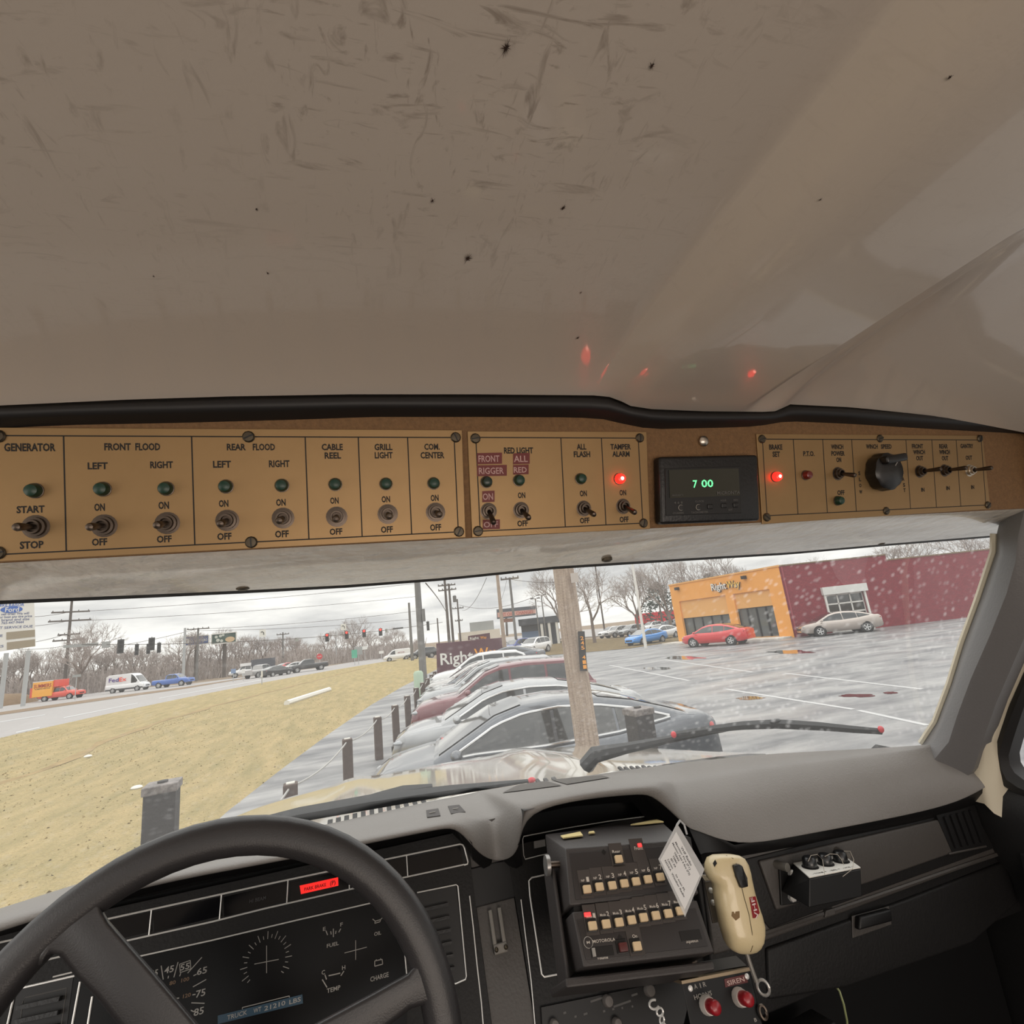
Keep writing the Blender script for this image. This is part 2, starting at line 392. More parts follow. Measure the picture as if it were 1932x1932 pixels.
def panel(lab, tl, tr, br, bl, inner, divs, texts, screws):
    ca = OH.uv(*bl); cb = OH.uv(*tr)
    t = thing('switch_panel', lab, 'switch panel', OH.p((ca[0] + cb[0]) / 2, ca[1]), group='brass switch panels on the overhead console')
    q = [OH.uv(*p) for p in (bl, br, tr, tl)]
    MB().outline(OH, q, .0003, .0022).build('faceplate', m_brass, t, bevel=.0005)
    F2 = OH.at(0, 0, .0022)
    mb = MB(); (x0, yt), (x1, yb) = inner
    ua, vt = OH.uv(x0, yt); ub, vb = OH.uv(x1, yb)
    w = .0006
    for (a, b, c, d) in [(ua, ub, vt - w, vt + w), (ua, ub, vb - w, vb + w), (ua - w, ua + w, vb, vt), (ub - w, ub + w, vb, vt)]:
        mb.box(F2, a, b, c, d, 0, .0001)
    for x in divs:
        u = OH.uv(x, 930)[0]; mb.box(F2, u - w, u + w, vb, vt, 0, .0001)
    mb.build('divider_lines', m_ink, t)
    BOLD[0] = .034
    for e in texts: MB().textpx(F2, *e, n=.0002).build('lettering', m_ink, t)
    BOLD[0] = .014
    for s_ in screws: screw(t, s_)
    return t
P1 = panel('long brass switch panel lettered generator, floods, cable reel and com. center, leftmost above windshield', (-45, 807), (871, 812), (878, 1014), (-45, 1062),
  ((-14, 822.7), (864, 1003.5)), [125, 366, 580, 680, 773],
  [("GENERATOR",57,844,97,15),("START",58,961,53,13.5),("STOP",60,1028,45,14),("FRONT",222,843,50,13.5),("FLOOD",279,843,47,13.5),("LEFT",184.5,879,38,13),("RIGHT",305,877,43,13),("ON",188,957,20,14),("OFF",188,1022.5,29,13.5),("ON",309,953.5,20,14),("OFF",310,1017,28,13),("REAR",446,843.5,36,12.5),("FLOOD",498,843.5,42,12.5),("LEFT",419,876,34,13),("RIGHT",527,875,39,13),("ON",422,950,18,13),("OFF",423.5,1012,27,13),("ON",530,948,18,13),("OFF",532,1007.5,26,13),("CABLE",627,843.5,40,12),("REEL",628,859.5,31,12),("ON",631,944.5,16,12),("OFF",634,1003,24,12),("GRILL",723.5,843.5,34,12),("LIGHT",724,859,34,12),("ON",728,942,16,12),("OFF",730,999,22.5,12),("COM.",815,843,29,11.5),("CENTER",816,859,45,12),("ON",820,939.5,15,12),("OFF",822,995,21,12)],
  [(0, 824), (470, 825), (859, 826), (0, 1043), (475, 1023), (865, 1003)])
for p in [(58, 925), (188, 922), (309, 921), (423, 917), (530, 915), (632, 913), (729, 912), (820, 911)]: lamp(P1, (p[0] + (680 - p[0]) * .018, p[1] + (1000 - p[1]) * .018), m_green, None)
for p, tv in zip([(63, 994), (193, 992), (313, 987), (427, 982), (533, 977.5), (635, 975), (732, 970), (823, 966.5)], (-.02, -.06, -.1, -.16, -.14, -.14, -.14, -.15)):
    toggle(P1, (p[0] + (680 - p[0]) * .012, p[1]), 0, tv, r=.0098)
P2 = panel('square brass switch panel lettered red light, all flash and tamper alarm with red tape labels', (881, 814), (1218, 815), (1225, 998), (890, 1014),
  ((897, 826), (1211, 987)), [1062, 1138.5],
  [("RED LIGHT",978.5,850,55,11.5),("ON",984,934.5,14,11),("OFF",986,987.5,20,11),("ALL",1097,843,18,11),("FLASH",1098,857,31,11),("ON",1100.5,931,13,11),("OFF",1103,982,18,10.5),("TAMPER",1171,843,38.5,10.5),("ALARM",1171.5,856.5,32.5,10.5),("ON",1175,929.5,12.5,10.5),("OFF",1177.5,980,17,10.5)],
  [(896, 828), (1205, 827), (901, 1002), (1212, 987)])
for tx, x0, x1, y0, y1 in [("FRONT",899,946,855.5,876.5),("RIGGER",899,955,878.5,899),("ALL",967,998,856,876.5),("RED",967,996,878,896),("ON",909,932,927,948),("OFF",910,942,981,999)]:
    mb = MB(); q = [OH.uv(*p) for p in ((x0, y1), (x1, y1 - 1), (x1, y0 - 1), (x0, y0))]
    o = mb.outline(OH, q, .0022, .0028).build('tape_label', m_tape, P2, label='red embossed tape label')
    MB().textpx(OH.at(0, 0, .0028), tx, (x0 + x1) / 2, (y0 + y1) / 2 - .5, (x1 - x0) * .84, (y1 - y0) * .58, n=.0002).build('lettering', m_tapet, o)
for p, mt, l in [((921, 908), m_greend, None), ((983, 905), m_green, None), ((1101, 902), m_green, None), ((1175, 902), m_redon, 'lit red indicator lamp')]: lamp(P2, (p[0] - (p[0] - 680) * .018, p[1] + 2), mt, l)
for p, tu, tv in [((924, 964), -.06, -.62), ((985, 962), .0, -.42), ((1103, 959), 0, -.34), ((1177, 955), 0, -.36)]: toggle(P2, (p[0] - 3, p[1] + .5), tu, tv, ln=.027)
P3 = panel('brass switch panel with large black winch speed knob, rightmost above windshield', (1425, 819), (1851, 822), (1866, 960.5), (1436, 989),
  ((1436, 829), (1857, 953)), [1500.5, 1556, 1610.7, 1713, 1762, 1808],
  [("BRAKE",1463.5,843.5,25,10),("SET",1464.5,857,14,10),("P.T.O.",1526,856,21,9.5),("WINCH",1579.5,843,23,9),("POWER",1581,855.5,25,9),("ON",1582.5,867.5,9,9),("OFF",1586.5,929.5,13.5,9),("WINCH",1645,842.5,22,8.5),("SPEED",1672,842.5,20,8.5),("FRONT",1731,842,21,8.5),("WINCH",1734,853,22,8.5),("OUT",1735,864.5,13,8.5),("IN",1741,924,6,7.5),("REAR",1780,842,16,8.5),("WINCH",1782,853,20,8.5),("OUT",1783,864.5,12,8.5),("IN",1788.5,921,6,7.5),("GANTRY",1824,841.5,24,8),("OUT",1828,863.5,12,8),("IN",1835,919,5.5,7.5),("S",1621,893,4,7),("L",1622.5,904.5,4,7),("O",1623,916,4,7),("W",1624,928,5.5,7),("F",1703,893,4,7),("A",1704,904,4,7),("S",1705.5,915,4,7),("T",1706.5,925,4,7)],
  [(1435, 829), (1657, 828), (1845, 828), (1444, 976), (1669, 964), (1860, 953)])
lamp(P3, (1460, 900), m_redon, 'lit red indicator lamp'); lamp(P3, (1517, 897), m_redoff, 'unlit red indicator lamp'); lamp(P3, (1577, 945), m_green, None)
toggle(P3, (1578, 894), 0, -.22, ln=.025)
for p in [(1732, 890), (1779, 888)]: toggle(P3, p, 0, .02, ln=.028)
toggle(P3, (1826, 888), 0, .02, ln=.028, ring=mat('bright_nickel', (200, 192, 180), .3, metal=.9))
f = OH.at(*OH.uv(1655, 892)); mk = MB(); nk = 40
prof = [(.0255, .003), (.0262, .006), (.0255, .018), (.022, .0215), (.0003, .022)]
mk.loft([[f.p(r * (1 + (.05 if (k % 5) < 3 and h < .02 else 0)) * math.cos(2 * math.pi * k / nk), r * (1 + (.05 if (k % 5) < 3 and h < .02 else 0)) * math.sin(2 * math.pi * k / nk), h) for k in range(nk)] for r, h in prof])
kn = mk.build('winch_speed_knob', mat('knob_black', (22, 20, 20), .35), P3, smooth=True, label='large black pointer knob')
g = f.at(0, .017, 0).turn(.12); MB().box(g, -.019, .021, -.0055, .0055, .018, .031).build('knob_grip', MATS['knob_black'], kn, bevel=.003, seg=3, smooth=True)
g = f.turn(.85); MB().box(g, .010, .0235, -.0006, .0006, .0195, .0222).build('pointer_line', m_print, kn)

# ------------------------------------------------------------------ clock / tachometer
ck = thing('digital_clock', 'black digital clock with green digits between two brass switch panels', 'clock', OH.P(1325, 986))
q = [OH.uv(*p) for p in ((1234, 990), (1418, 983), (1414, 861), (1231, 865))]
MB().outline(OH, q, .0003, .016).build('case', m_dkplastic, ck, bevel=.004, seg=3, smooth=True)
C2 = OH.at(0, 0, .016)
q = [C2.uv(*p) for p in ((1256, 973), (1398, 968), (1395, 880), (1254, 884))]
MB().outline(C2, q, 0, .0015).build('bezel', m_black, ck, bevel=.0006)
q = [C2.uv(*p) for p in ((1262, 940), (1394, 935), (1391, 884), (1260, 887))]
MB().outline(C2, q, .0012, .0022).build('display_window', m_clockglass, ck)
MB().textpx(C2, "7", 1309, 913.5, 8, 14, n=.0026).textpx(C2, "00", 1332, 912.5, 22, 14, n=.0026).build('digits', m_led, ck)
Words(m_dimprint, ck).textpx(C2, "MiCRONTA", 1372, 930, 43, 6, n=.0026).textpx(C2, "HEADLIGHTS", 1276, 934.5, 21, 3, n=.0026).textpx(C2, "CLOCK", 1318, 946, 17, 3.5, n=.002).textpx(C2, "TACHOMETER", 1318, 966.5, 32, 3.5, n=.002).textpx(C2, "CYLINDERS", 1278, 968, 21, 3.5, n=.002).textpx(C2, "HOUR", 1363, 944.5, 11, 3.5, n=.002).textpx(C2, "MIN", 1386, 943.5, 8, 3.5, n=.002).textpx(C2, "4 6 8", 1278, 948.5, 16, 4, n=.002).textpx(C2, "SET", 1376, 962, 8, 3.5, n=.002)
for x, y in [(1283, 958), (1316, 957)]:
    g = C2.at(*C2.uv(x, y)); MB().tube([g.p(.0032 * math.cos(k * math.pi / 8), .0032 * math.sin(k * math.pi / 8), .0018) for k in range(16)], .0006, 5, True).build('switch_ring', m_print, ck)
    MB().lathe(g, [(.003, .001), (.003, .0035), (.0003, .0038)], 12).build('slide_button', m_dkplastic, ck, smooth=True)
for x, y in [(1364, 954), (1386, 953), (1338, 956)]:
    g = C2.at(*C2.uv(x, y)); MB().box(g, -.004, .004, -.003, .003, .001, .003).build('set_button', m_dkplastic, ck, bevel=.001)

# ------------------------------------------------------------------ windshield, pillar, door side
bot_px = [(-250, 1790, 2.15), (0, 1710, 2.15), (180, 1650, 2.15), (330, 1603, 2.15), (480, 1573, 2.15), (620, 1548, 2.15), (760, 1513, 2.15), (900, 1484, 2.15), (1060, 1463, 2.15), (1200, 1441, 2.15), (1400, 1418, 2.15), (1600, 1409, 2.15), (1760, 1402, 2.15)]
dash_far = [atz(x, y, z) for x, y, z in bot_px]
dfx = [(p.x, p.y) for p in dash_far]
def dash_y(x): return lerp(sorted(dfx), x)
m_glass = bpy.data.materials.new('windshield_glass'); m_glass.use_nodes = True
def glass_nodes(m, dirt):
    t = m.node_tree; t.nodes.clear()
    o = N(t, 'ShaderNodeOutputMaterial'); tr = N(t, 'ShaderNodeBsdfTransparent'); tr.inputs[0].default_value = (.97, .985, .975, 1)
    gl = N(t, 'ShaderNodeBsdfGlossy', i_Roughness=.0); lw = N(t, 'ShaderNodeLayerWeight', i_Blend=.5)
    pw = N(t, 'ShaderNodeMath', operation='POWER'); pw.inputs[1].default_value = 5
    ma = N(t, 'ShaderNodeMath', operation='MULTIPLY_ADD'); ma.inputs[1].default_value = .92; ma.inputs[2].default_value = .07
    mx = N(t, 'ShaderNodeMixShader')
    t.links.new(lw.outputs['Facing'], pw.inputs[0]); t.links.new(pw.outputs[0], ma.inputs[0]); t.links.new(ma.outputs[0], mx.inputs[0])
    t.links.new(tr.outputs[0], mx.inputs[1]); t.links.new(gl.outputs[0], mx.inputs[2]); last = mx.outputs[0]
    if dirt:
        tc = N(t, 'ShaderNodeTexCoord'); vo = N(t, 'ShaderNodeTexVoronoi', i_Scale=64); n = N(t, 'ShaderNodeTexNoise', i_Scale=4.5, i_Detail=3)
        r1 = N(t, 'ShaderNodeValToRGB'); r1.color_ramp.elements[0].position = .08; r1.color_ramp.elements[0].color = (1, 1, 1, 1); r1.color_ramp.elements[1].position = .40; r1.color_ramp.elements[1].color = (0, 0, 0, 1)
        r2 = N(t, 'ShaderNodeValToRGB'); r2.color_ramp.elements[0].position = .40; r2.color_ramp.elements[1].position = .66; r2.color_ramp.elements[1].color = (.22, .22, .22, 1); r2.color_ramp.elements[0].color = (.05, .05, .05, 1)
        sp = N(t, 'ShaderNodeSeparateXYZ'); mx_ = N(t, 'ShaderNodeMapRange'); mx_.inputs[1].default_value = .3; mx_.inputs[2].default_value = .95; mx_.inputs[3].default_value = .25; mx_.inputs[4].default_value = 1.2; t.links.new(tc.outputs['Object'], sp.inputs[0]); t.links.new(sp.outputs['X'], mx_.inputs[0]); mw = N(t, 'ShaderNodeMath', operation='MULTIPLY'); t.links.new(r1.outputs[0], mw.inputs[0]); t.links.new(mx_.outputs[0], mw.inputs[1]); mu = N(t, 'ShaderNodeMath', operation='MULTIPLY'); ad = N(t, 'ShaderNodeMath', operation='ADD'); ad.inputs[1].default_value = .06
        t.links.new(tc.outputs['Object'], vo.inputs['Vector']); t.links.new(tc.outputs['Object'], n.inputs['Vector'])
        t.links.new(vo.outputs['Distance'], r1.inputs[0]); t.links.new(n.outputs['Fac'], r2.inputs[0])
        t.links.new(mw.outputs[0], mu.inputs[0]); t.links.new(r2.outputs[0], mu.inputs[1]); t.links.new(mu.outputs[0], ad.inputs[0])
        df = N(t, 'ShaderNodeBsdfTranslucent'); df.inputs[0].default_value = (.9, .9, .9, 1)
        m2 = N(t, 'ShaderNodeMixShader'); t.links.new(ad.outputs[0], m2.inputs[0]); t.links.new(last, m2.inputs[1]); t.links.new(df.outputs[0], m2.inputs[2]); last = m2.outputs[0]
    t.links.new(last, o.inputs[0])
glass_nodes(m_glass, True)
m_glass2 = bpy.data.materials.new('door_glass'); m_glass2.use_nodes = True; glass_nodes(m_glass2, False)
xs_g = list(np.linspace(-.60, 1.36, 30))
rows = []
for k in range(9):
    t = k / 8
    row = []
    for x in xs_g:
        a = V((x, lerp(fl, x) + .012, ZF + .004)); b = V((x, dash_y(x) + .015, 2.135))
        p = a.lerp(b, t); p.y += .02 * math.sin(math.pi * t); row.append(p)
    rows.append(row)
mb = MB(); mb.loft(rows, closed=False); mb.build('window_1', m_glass, kind='structure', smooth=True)
def on_glass(x, y, off=0.):
    """point where a pixel's ray meets the windshield (plus off metres further out)"""
    lo, hi = .5, 1.4
    for _ in range(40):
        m_ = (lo + hi) / 2; p = aty(x, y, m_)
        zt = ZF + .004; t = max(0, min(1, (zt - p.z) / (zt - 2.135)))
        gy = (lerp(fl, p.x) + .012) * (1 - t) + (dash_y(p.x) + .015) * t + .02 * math.sin(math.pi * t)
        if m_ < gy: lo = m_
        else: hi = m_
    return aty(x, y, lo + off)
# right A pillar lofted from its pixel edges at real depths
E1 = [(1881, 1006), (1880, 1040), (1850, 1130), (1820, 1211), (1796, 1289), (1769, 1361), (1742, 1402)]
E2 = [(1921, 1010), (1916, 1060), (1899, 1120), (1868, 1198), (1832, 1280), (1806, 1350), (1790, 1400)]
E3 = [(1975, 1060), (1960, 1120), (1936, 1195), (1908, 1260), (1880, 1325), (1855, 1395), (1838, 1450)]
E4 = [(1990, 1080), (1975, 1150), (1950, 1210), (1924, 1268), (1897, 1328), (1874, 1400), (1886, 1482)]
rows = []
for a, b, c in zip(E1, E2, E3):
    pa = atx(*a, 1.075); pb = atx(*b, 1.045); pc = atx(*c, 1.075)
    rows.append([pa + V((.02, .012, 0)), pa, pa.lerp(pb, .5) + V((-.006, 0, 0)), pb, pb.lerp(pc, .12) + V((-.002, 0, 0)), pb.lerp(pc, .6), pc, pc + V((.03, 0, 0))])
rows.insert(0, [p + V((0, -.03, .06)) for p in rows[0]]); rows.insert(0, [p + V((0, -.07, .10)) for p in rows[0]]); rows.append([p + V((-.01, .03, -.035)) for p in rows[-1]])
mb = MB(); mb.loft(rows, closed=False); mb.build('trim_2', mat('pillar_grey', (108, 106, 106), .38, bump=(300, .1, .004)), kind='structure', smooth=True, split=.6)
mb = MB(); mb.tube([atx(x, y, 1.078) + V((0, .004, 0)) for x, y in E1], .006, 8); mb.build('trim_3', m_cream, kind='structure', smooth=True)
rows = []
for c, d in zip(E3, E4):
    pc = atx(*c, 1.085); pd = atx(*d, 1.105); rows.append([pc + V((.0, .02, 0)), pc, pc.lerp(pd, .5) + V((-.008, 0, 0)), pd, pd + V((.03, -.01, 0))])
rows.insert(0, [p + V((0, -.06, .1)) for p in rows[0]]); rows.insert(0, [p + V((0, -.06, .10)) for p in rows[0]]); rows.append([p + V((.0, .0, -.06)) for p in rows[-1]])
mb = MB(); mb.loft(rows, closed=False); mb.build('trim_4', m_cream, kind='structure', smooth=True, split=1.)
# door: window frame, glass, lower panel
G1 = [(1975, 1230), (1952, 1285), (1932, 1334), (1918, 1375), (1910, 1400), (1903, 1425), (1905, 1443), (1914, 1458), (1932, 1472), (1960, 1488), (2010, 1505)]
G0 = [(1985, 1120), (1945, 1235), (1918, 1300), (1898, 1345), (1885, 1380), (1875, 1420), (1880, 1455), (1892, 1482), (1915, 1496), (1955, 1510), (2015, 1530)]
rows = [[atx(*a, 1.125) + V((.03, 0, 0)), atx(*a, 1.112), atx(*a, 1.112).lerp(atx(*b, 1.118), .5) + V((-.006, 0, 0)), atx(*b, 1.118), atx(*b, 1.118) + V((.03, 0, 0))] for a, b in zip(G0, G1)]
_t = rows[0]; _l = rows[-1]                                        # the frame runs on round the rest of the door window
rows = [[V((p.x, -.5, _t[0].z + .34 + (p.z - _t[0].z))) for p in _t], [p + V((0, -.30, .34)) for p in _t], [p + V((0, -.20, .32)) for p in _t]] + rows + [[V((p.x, -.5, p.z)) for p in _l]]
mb = MB(); mb.loft(rows, closed=False); mb.build('trim_6', m_rubber, kind='structure', smooth=True)
mb = MB(); mb.poly([(1.135, .75, 2.06), (1.135, -.5, 2.06), (1.135, -.5, 2.60), (1.135, .40, 2.60)]); mb.build('window_2', m_glass2, kind='structure')
dr = MB()
# inner door panel: padded top and lower skin
prof = [(1.16, 2.10), (1.13, 2.088), (1.105, 2.066), (1.095, 2.03), (1.10, 1.96), (1.115, 1.93), (1.12, 1.6), (1.12, .95)]
dr.loft([[V((px, y, pz)) for px, pz in prof] for y in (-.55, .4, .62, .74, .80, 1.04)], closed=False)
d1 = dr.build('door_1', m_dash, kind='structure', smooth=True, split=.9)
rows = []
for y, w in [(.75, .004), (.7, .016), (.6, .02), (.4, .02), (.1, .02)]:
    rows.append([V((1.116, y, 1.99)), V((1.10 - w, y, 1.975)), V((1.095 - w, y, 1.90)), V((1.112, y, 1.87))])
MB().loft(rows, closed=False).build('armrest', m_dash, d1, smooth=True)
# firewall, floor and the left side of the cab
MB().box(WORLD, -.95, 1.14, 1.02, 1.05, .95, 1.9).build('wall_front', m_black, kind='structure')
MB().box(WORLD, -.95, 1.14, -1.2, 1.05, .90, .95).build('floor', mat('cab_floor', (30, 29, 29), .8), kind='structure')
MB().box(WORLD, -.95, -.92, -1.2, 1.05, .95, 2.02).build('wall_left', m_dash, kind='structure')
MB().box(WORLD, -.95, 1.14, -1.23, -1.2, .95, 1.7).build('wall_rear', m_dash, kind='structure')
# ------------------------------------------------------------------ dashboard
from mathutils.bvhtree import BVHTree
def hit(mb, x, y, off=.001):
    b = BVHTree.FromPolygons([tuple(q) for q in mb.v], mb.f)
    for k in range(60):
        p, n, i, d = b.ray_cast(CAM, ray(x, y + k).normalized())
        if p is not None: break
    if n.dot(ray(x, y)) > 0: n = -n
    return p + n * off, n
dash = thing('dashboard', 'grey vinyl topped truck dashboard with black gauge cluster, across the cab under the windshield', 'dashboard', (.27, .9, 2.0))
def A(x, y, yy): return aty(x, y, yy)
ST = []
def hood(x, t, b, yt=.86, yb=.835):
    T = A(x, t, yt); B = A(x, b, yb); m_ = (T + B) / 2 + V((0, -.012, .006)); ST.append([T, m_, B, B + V((0, .05, -.004)), B + V((0, .075, -.03))])
for x, t, b in [(-200, 1786, 1818), (0, 1729, 1761), (170, 1682, 1702), (330, 1640, 1662), (500, 1611, 1632), (700, 1573, 1592), (820, 1550, 1568), (860, 1543, 1560)]: hood(x, t, b)
def stn(*q): ST.append([A(*p) for p in q])
stn((880, 1544, .865), (884, 1560, .845), (889, 1590, .845), (892, 1620, .875), (893, 1625, .905))
stn((900, 1548, .885), (905, 1575, .87), (909, 1612, .872), (911, 1638, .885), (911, 1642, .91))
stn((928, 1543, .925), (931, 1580, .905), (935, 1622, .893), (937, 1650, .895), (937, 1654, .91))
stn((952, 1538, .89), (957, 1575, .872), (964, 1618, .870), (967, 1645, .885), (968, 1650, .91))
stn((972, 1520, .835), (976, 1545, .815), (982, 1590, .825), (986, 1630, .875), (988, 1636, .905))
for x, t, b in [(990, 1512, 1532), (1103, 1487, 1508), (1200, 1477, 1500), (1232, 1475, 1499)]:
    hood(x, t, b, .82, .80)
stn((1250, 1474, .83), (1257, 1492, .81), (1264, 1525, .81), (1272, 1570, .85), (1280, 1620, .87))
stn((1270, 1476, .86), (1282, 1515, .82), (1300, 1560, .80), (1322, 1612, .785), (1326, 1630, .80))
stn((1279, 1475, .863), (1291, 1513, .82), (1309, 1558, .80), (1329, 1609, .785), (1333, 1628, .80))
for x, t, m_, b, k in [(1345, 1464, 1515, 1597, 0), (1430, 1449, 1505, 1579, 0), (1530, 1437, 1488, 1557, 0), (1620, 1427, 1475, 1536, 0), (1700, 1419, 1462, 1513, 0)]:
    d = 25 + (x - 1340) * .11
    stn((x, t, .875 - (x - 1340) * .00011), (x + d, m_, .82 - (x - 1340) * .00008), (x + d * 1.7, b, .785), (x + d * 1.72, b + 8, .79), (x + d * 1.75, b + 20, .81))
stn((1765, 1409, .82), (1830, 1448, .785), (1868, 1479, .765), (1870, 1487, .77), (1874, 1500, .79))
rows = []
for s_ in ST:
    x = s_[0].x; far = V((x * 1.0, dash_y(x) + .03, 2.12)); f2 = V((x, dash_y(x) - .005, 2.148))
    mid = f2.lerp(s_[0], .55); mid.z = lerp([(0, f2.z), (1, s_[0].z)], .55) + .004
    rows.append([far, f2, mid, s_[0].lerp(mid, .12)] + s_[:3] + [s_[2].lerp(s_[3], .12)])
MB().box(WORLD, -.66, .62, .925, .96, 1.5, 2.152).box(WORLD, .56, 1.1, .85, .93, 1.5, 2.08).build('inner_back', m_black, dash)
pad = MB(); pad.loft(rows, closed=False)
MB().loft([[s_[2] + V((0, .003, .001)), s_[3], s_[4]] for s_ in ST], closed=False).build('hood_shade_sheet', m_black, dash, smooth=True)  # recess under the dash lip, coloured black to stand for its shade
# tessellate finely through a bicubic-like subdivision
pad_o = pad.build('top_pad', m_pad, dash, smooth=True, subsurf=2)
dgp = bpy.context.evaluated_depsgraph_get(); dgp.update()
_me = pad_o.evaluated_get(dgp).to_mesh(); padS = MB(); padS.v = [WM[pad_o.name] @ v.co for v in _me.vertices]; padS.f = [tuple(p.vertices) for p in _me.polygons]; pad_o.evaluated_get(dgp).to_mesh_clear()

CL = tilt(aty(500, 1669, .90), math.radians(22))
def cu(x, y): return CL.uv(x, y)
# black cluster fascia and centre post, bay fascia
ua = -.75; ub = cu(905, 1760)[0]; uc = cu(983, 1760)[0]; ud = cu(1335, 1760)[0] + .03
MB().box(CL, ua, ub, -.55, .012, -.03, -.0005).build('cluster_fascia', m_dash, dash)
def pipe(fr, pts, r, name='bright_trim', mt=None, n=.001, closed=False, par=None):
    return MB().tube([fr.P(x, y, n) for x, y in pts], r, 6, closed).build(name, mt or m_chrome, par or dash, smooth=True)
strip_top = [(-150, 1813), (0, 1778), (197, 1735), (500, 1669), (690, 1629), (868, 1592.5), (873, 1594), (876, 1599), (883, 1626), (882, 1630), (876, 1632)]
pipe(CL, strip_top, .0012)
pipe(CL, [(-150, 1866), (0, 1832), (233, 1776), (400, 1739), (500, 1714), (690, 1671), (876, 1631)], .0011)
for a, b in [((286, 1716), (281, 1764)), ((418, 1687.5), (414, 1735)), ((543.5, 1660), (541, 1705)), ((660, 1635.5), (659, 1678)), ((767, 1613.5), (769.5, 1655)), ((150, 1745), (142, 1796))]:
    pipe(CL, [a, b], .0009)
div = [(150, 1745), (286, 1716), (418, 1687.5), (543.5, 1660), (660, 1635.5), (767, 1613.5), (872, 1592)]
for k in range(6):
    (x0, y0), (x1, y1) = div[k], div[k + 1]
    MB().pxprism(CL, [(x0 + 5, y0 + 44 - k), (x1 + 1, y1 + 41 - k), (x1 - 4, y1 + 5), (x0 + 4, y0 + 5)], -.0004, .0006).build('telltale_lens', m_lens, dash)
pk = MB().pxprism(CL, [(568, 1687), (638.5, 1671), (638, 1655), (565.5, 1671)], .0006, .0014).build('park_brake_light', mat('lit_red_panel', (235, 40, 36), .4, emit=((255, 36, 30), .75)), dash, label='lit red park brake light')
sl = math.radians(.0)
f = CL.at(*cu(590, 1674.5)); 
def ctext(x, y, s_, w, h, mt, name='lettering', n=.0018, par=None):
    return MB().textpx(CL, s_, x, y, w, h, n=n).build(name, mt, par or dash)
Words(mat('dark_red_ink', (70, 8, 8), .7), pk).textpx(CL, "PARK BRAKE", 595, 1673.5, 40, 6.5, n=.0018).textpx(CL, "(P)", 628, 1665.5, 10, 8, n=.0018)
ctext(487, 1697, "HI BEAM", 30, 7, mat('faint_print', (58, 57, 58), .6)); 
# gauge window
gw = [(120, 1838), (259, 1805), (400, 1774), (729, 1697), (748, 1695), (757, 1703), (759, 1742), (767, 1832), (768, 1990), (110, 2060)]
MB().pxprism(CL, gw, -.0004, .0004).build('gauge_window', m_gauge, dash)
pipe(CL, [(100, 1843), (259, 1805), (400, 1774), (560, 1736), (729, 1697)], .0009)
pipe(CL, [(757, 1725), (761, 1770), (767, 1835), (770, 1870)], .0009)
tk = MB()
def tick(x0, y0, x1, y1, w=.0006):
    a = CL.P(x0, y0, .0008); b = CL.P(x1, y1, .0008); d = (b - a).normalized(); s_ = d.cross(CL.n).normalized() * w
    tk.add([a - s_, b - s_, b + s_, a + s_], [(0, 1, 2, 3)])
# blank round gauge with cross
u0_, v0_ = cu(503, 1813)
f = CL.at(u0_, v0_)
rr = math.dist(cu(503, 1813), cu(552, 1803))
for k in range(23):
    a = math.radians(-38 + k * 256 / 22)
    r0, r1 = (.72, .98) if k % 2 else (.74, .86)
    c, s_ = math.cos(a), math.sin(a)
    p0 = f.p(rr * r0 * c, rr * r0 * s_, .0008); p1 = f.p(rr * r1 * c, rr * r1 * s_, .0008)
    d = (p1 - p0).normalized().cross(CL.n).normalized() * .0004; tk.add([p0 - d, p1 - d, p1 + d, p0 + d], [(0, 1, 2, 3)])
tick(503, 1784, 503, 1836, .0004); tick(480, 1819, 526, 1810, .0004)
tick(671, 1774, 671, 1811, .0004); tick(650, 1798, 692, 1787, .0004)
# speedometer ticks
for x0, y0, x1, y1 in [(304, 1822, 308, 1848), (336, 1815, 328, 1844), (381, 1806, 354, 1836), (389, 1848, 364, 1862), (386, 1893, 361, 1892), (365, 1841, 371, 1838), (363, 1877, 369, 1876), (360, 1906, 366, 1909), (318, 1841, 317, 1846), (341, 1836, 339, 1842), (331, 1884, 338, 1883)]: tick(x0, y0, x1, y1, .0005)
# fuel and temperature ticks
for x0, y0, x1, y1 in [(615, 1756, 618, 1764), (624, 1757, 625, 1763), (634, 1756, 633, 1762), (643, 1752, 639, 1759), (629, 1752, 629, 1768), (613, 1839, 616, 1848), (649, 1832, 643, 1841), (620, 1841, 642, 1836), (608, 1848, 617, 1863)]: tick(x0, y0, x1, y1, .0006)
# oil can, battery pictograms
for x0, y0, x1, y1 in [(703, 1734, 708, 1738), (708, 1738, 718, 1735), (718, 1735, 722, 1731), (707, 1742, 717, 1739), (708, 1738, 707, 1742), (717, 1739, 718, 1735)]: tick(x0, y0, x1, y1, .0005)
for x0, y0, x1, y1 in [(707, 1813, 721, 1810), (707, 1823, 722, 1819), (707, 1813, 707, 1823), (721, 1810, 722, 1819), (710, 1810, 710, 1813), (718, 1808, 718, 1811)]: tick(x0, y0, x1, y1, .0005)
tick(457, 1901, 546, 1879, .0004); tick(457, 1901, 458, 1908, .0004); tick(546, 1879, 546, 1886, .0004)
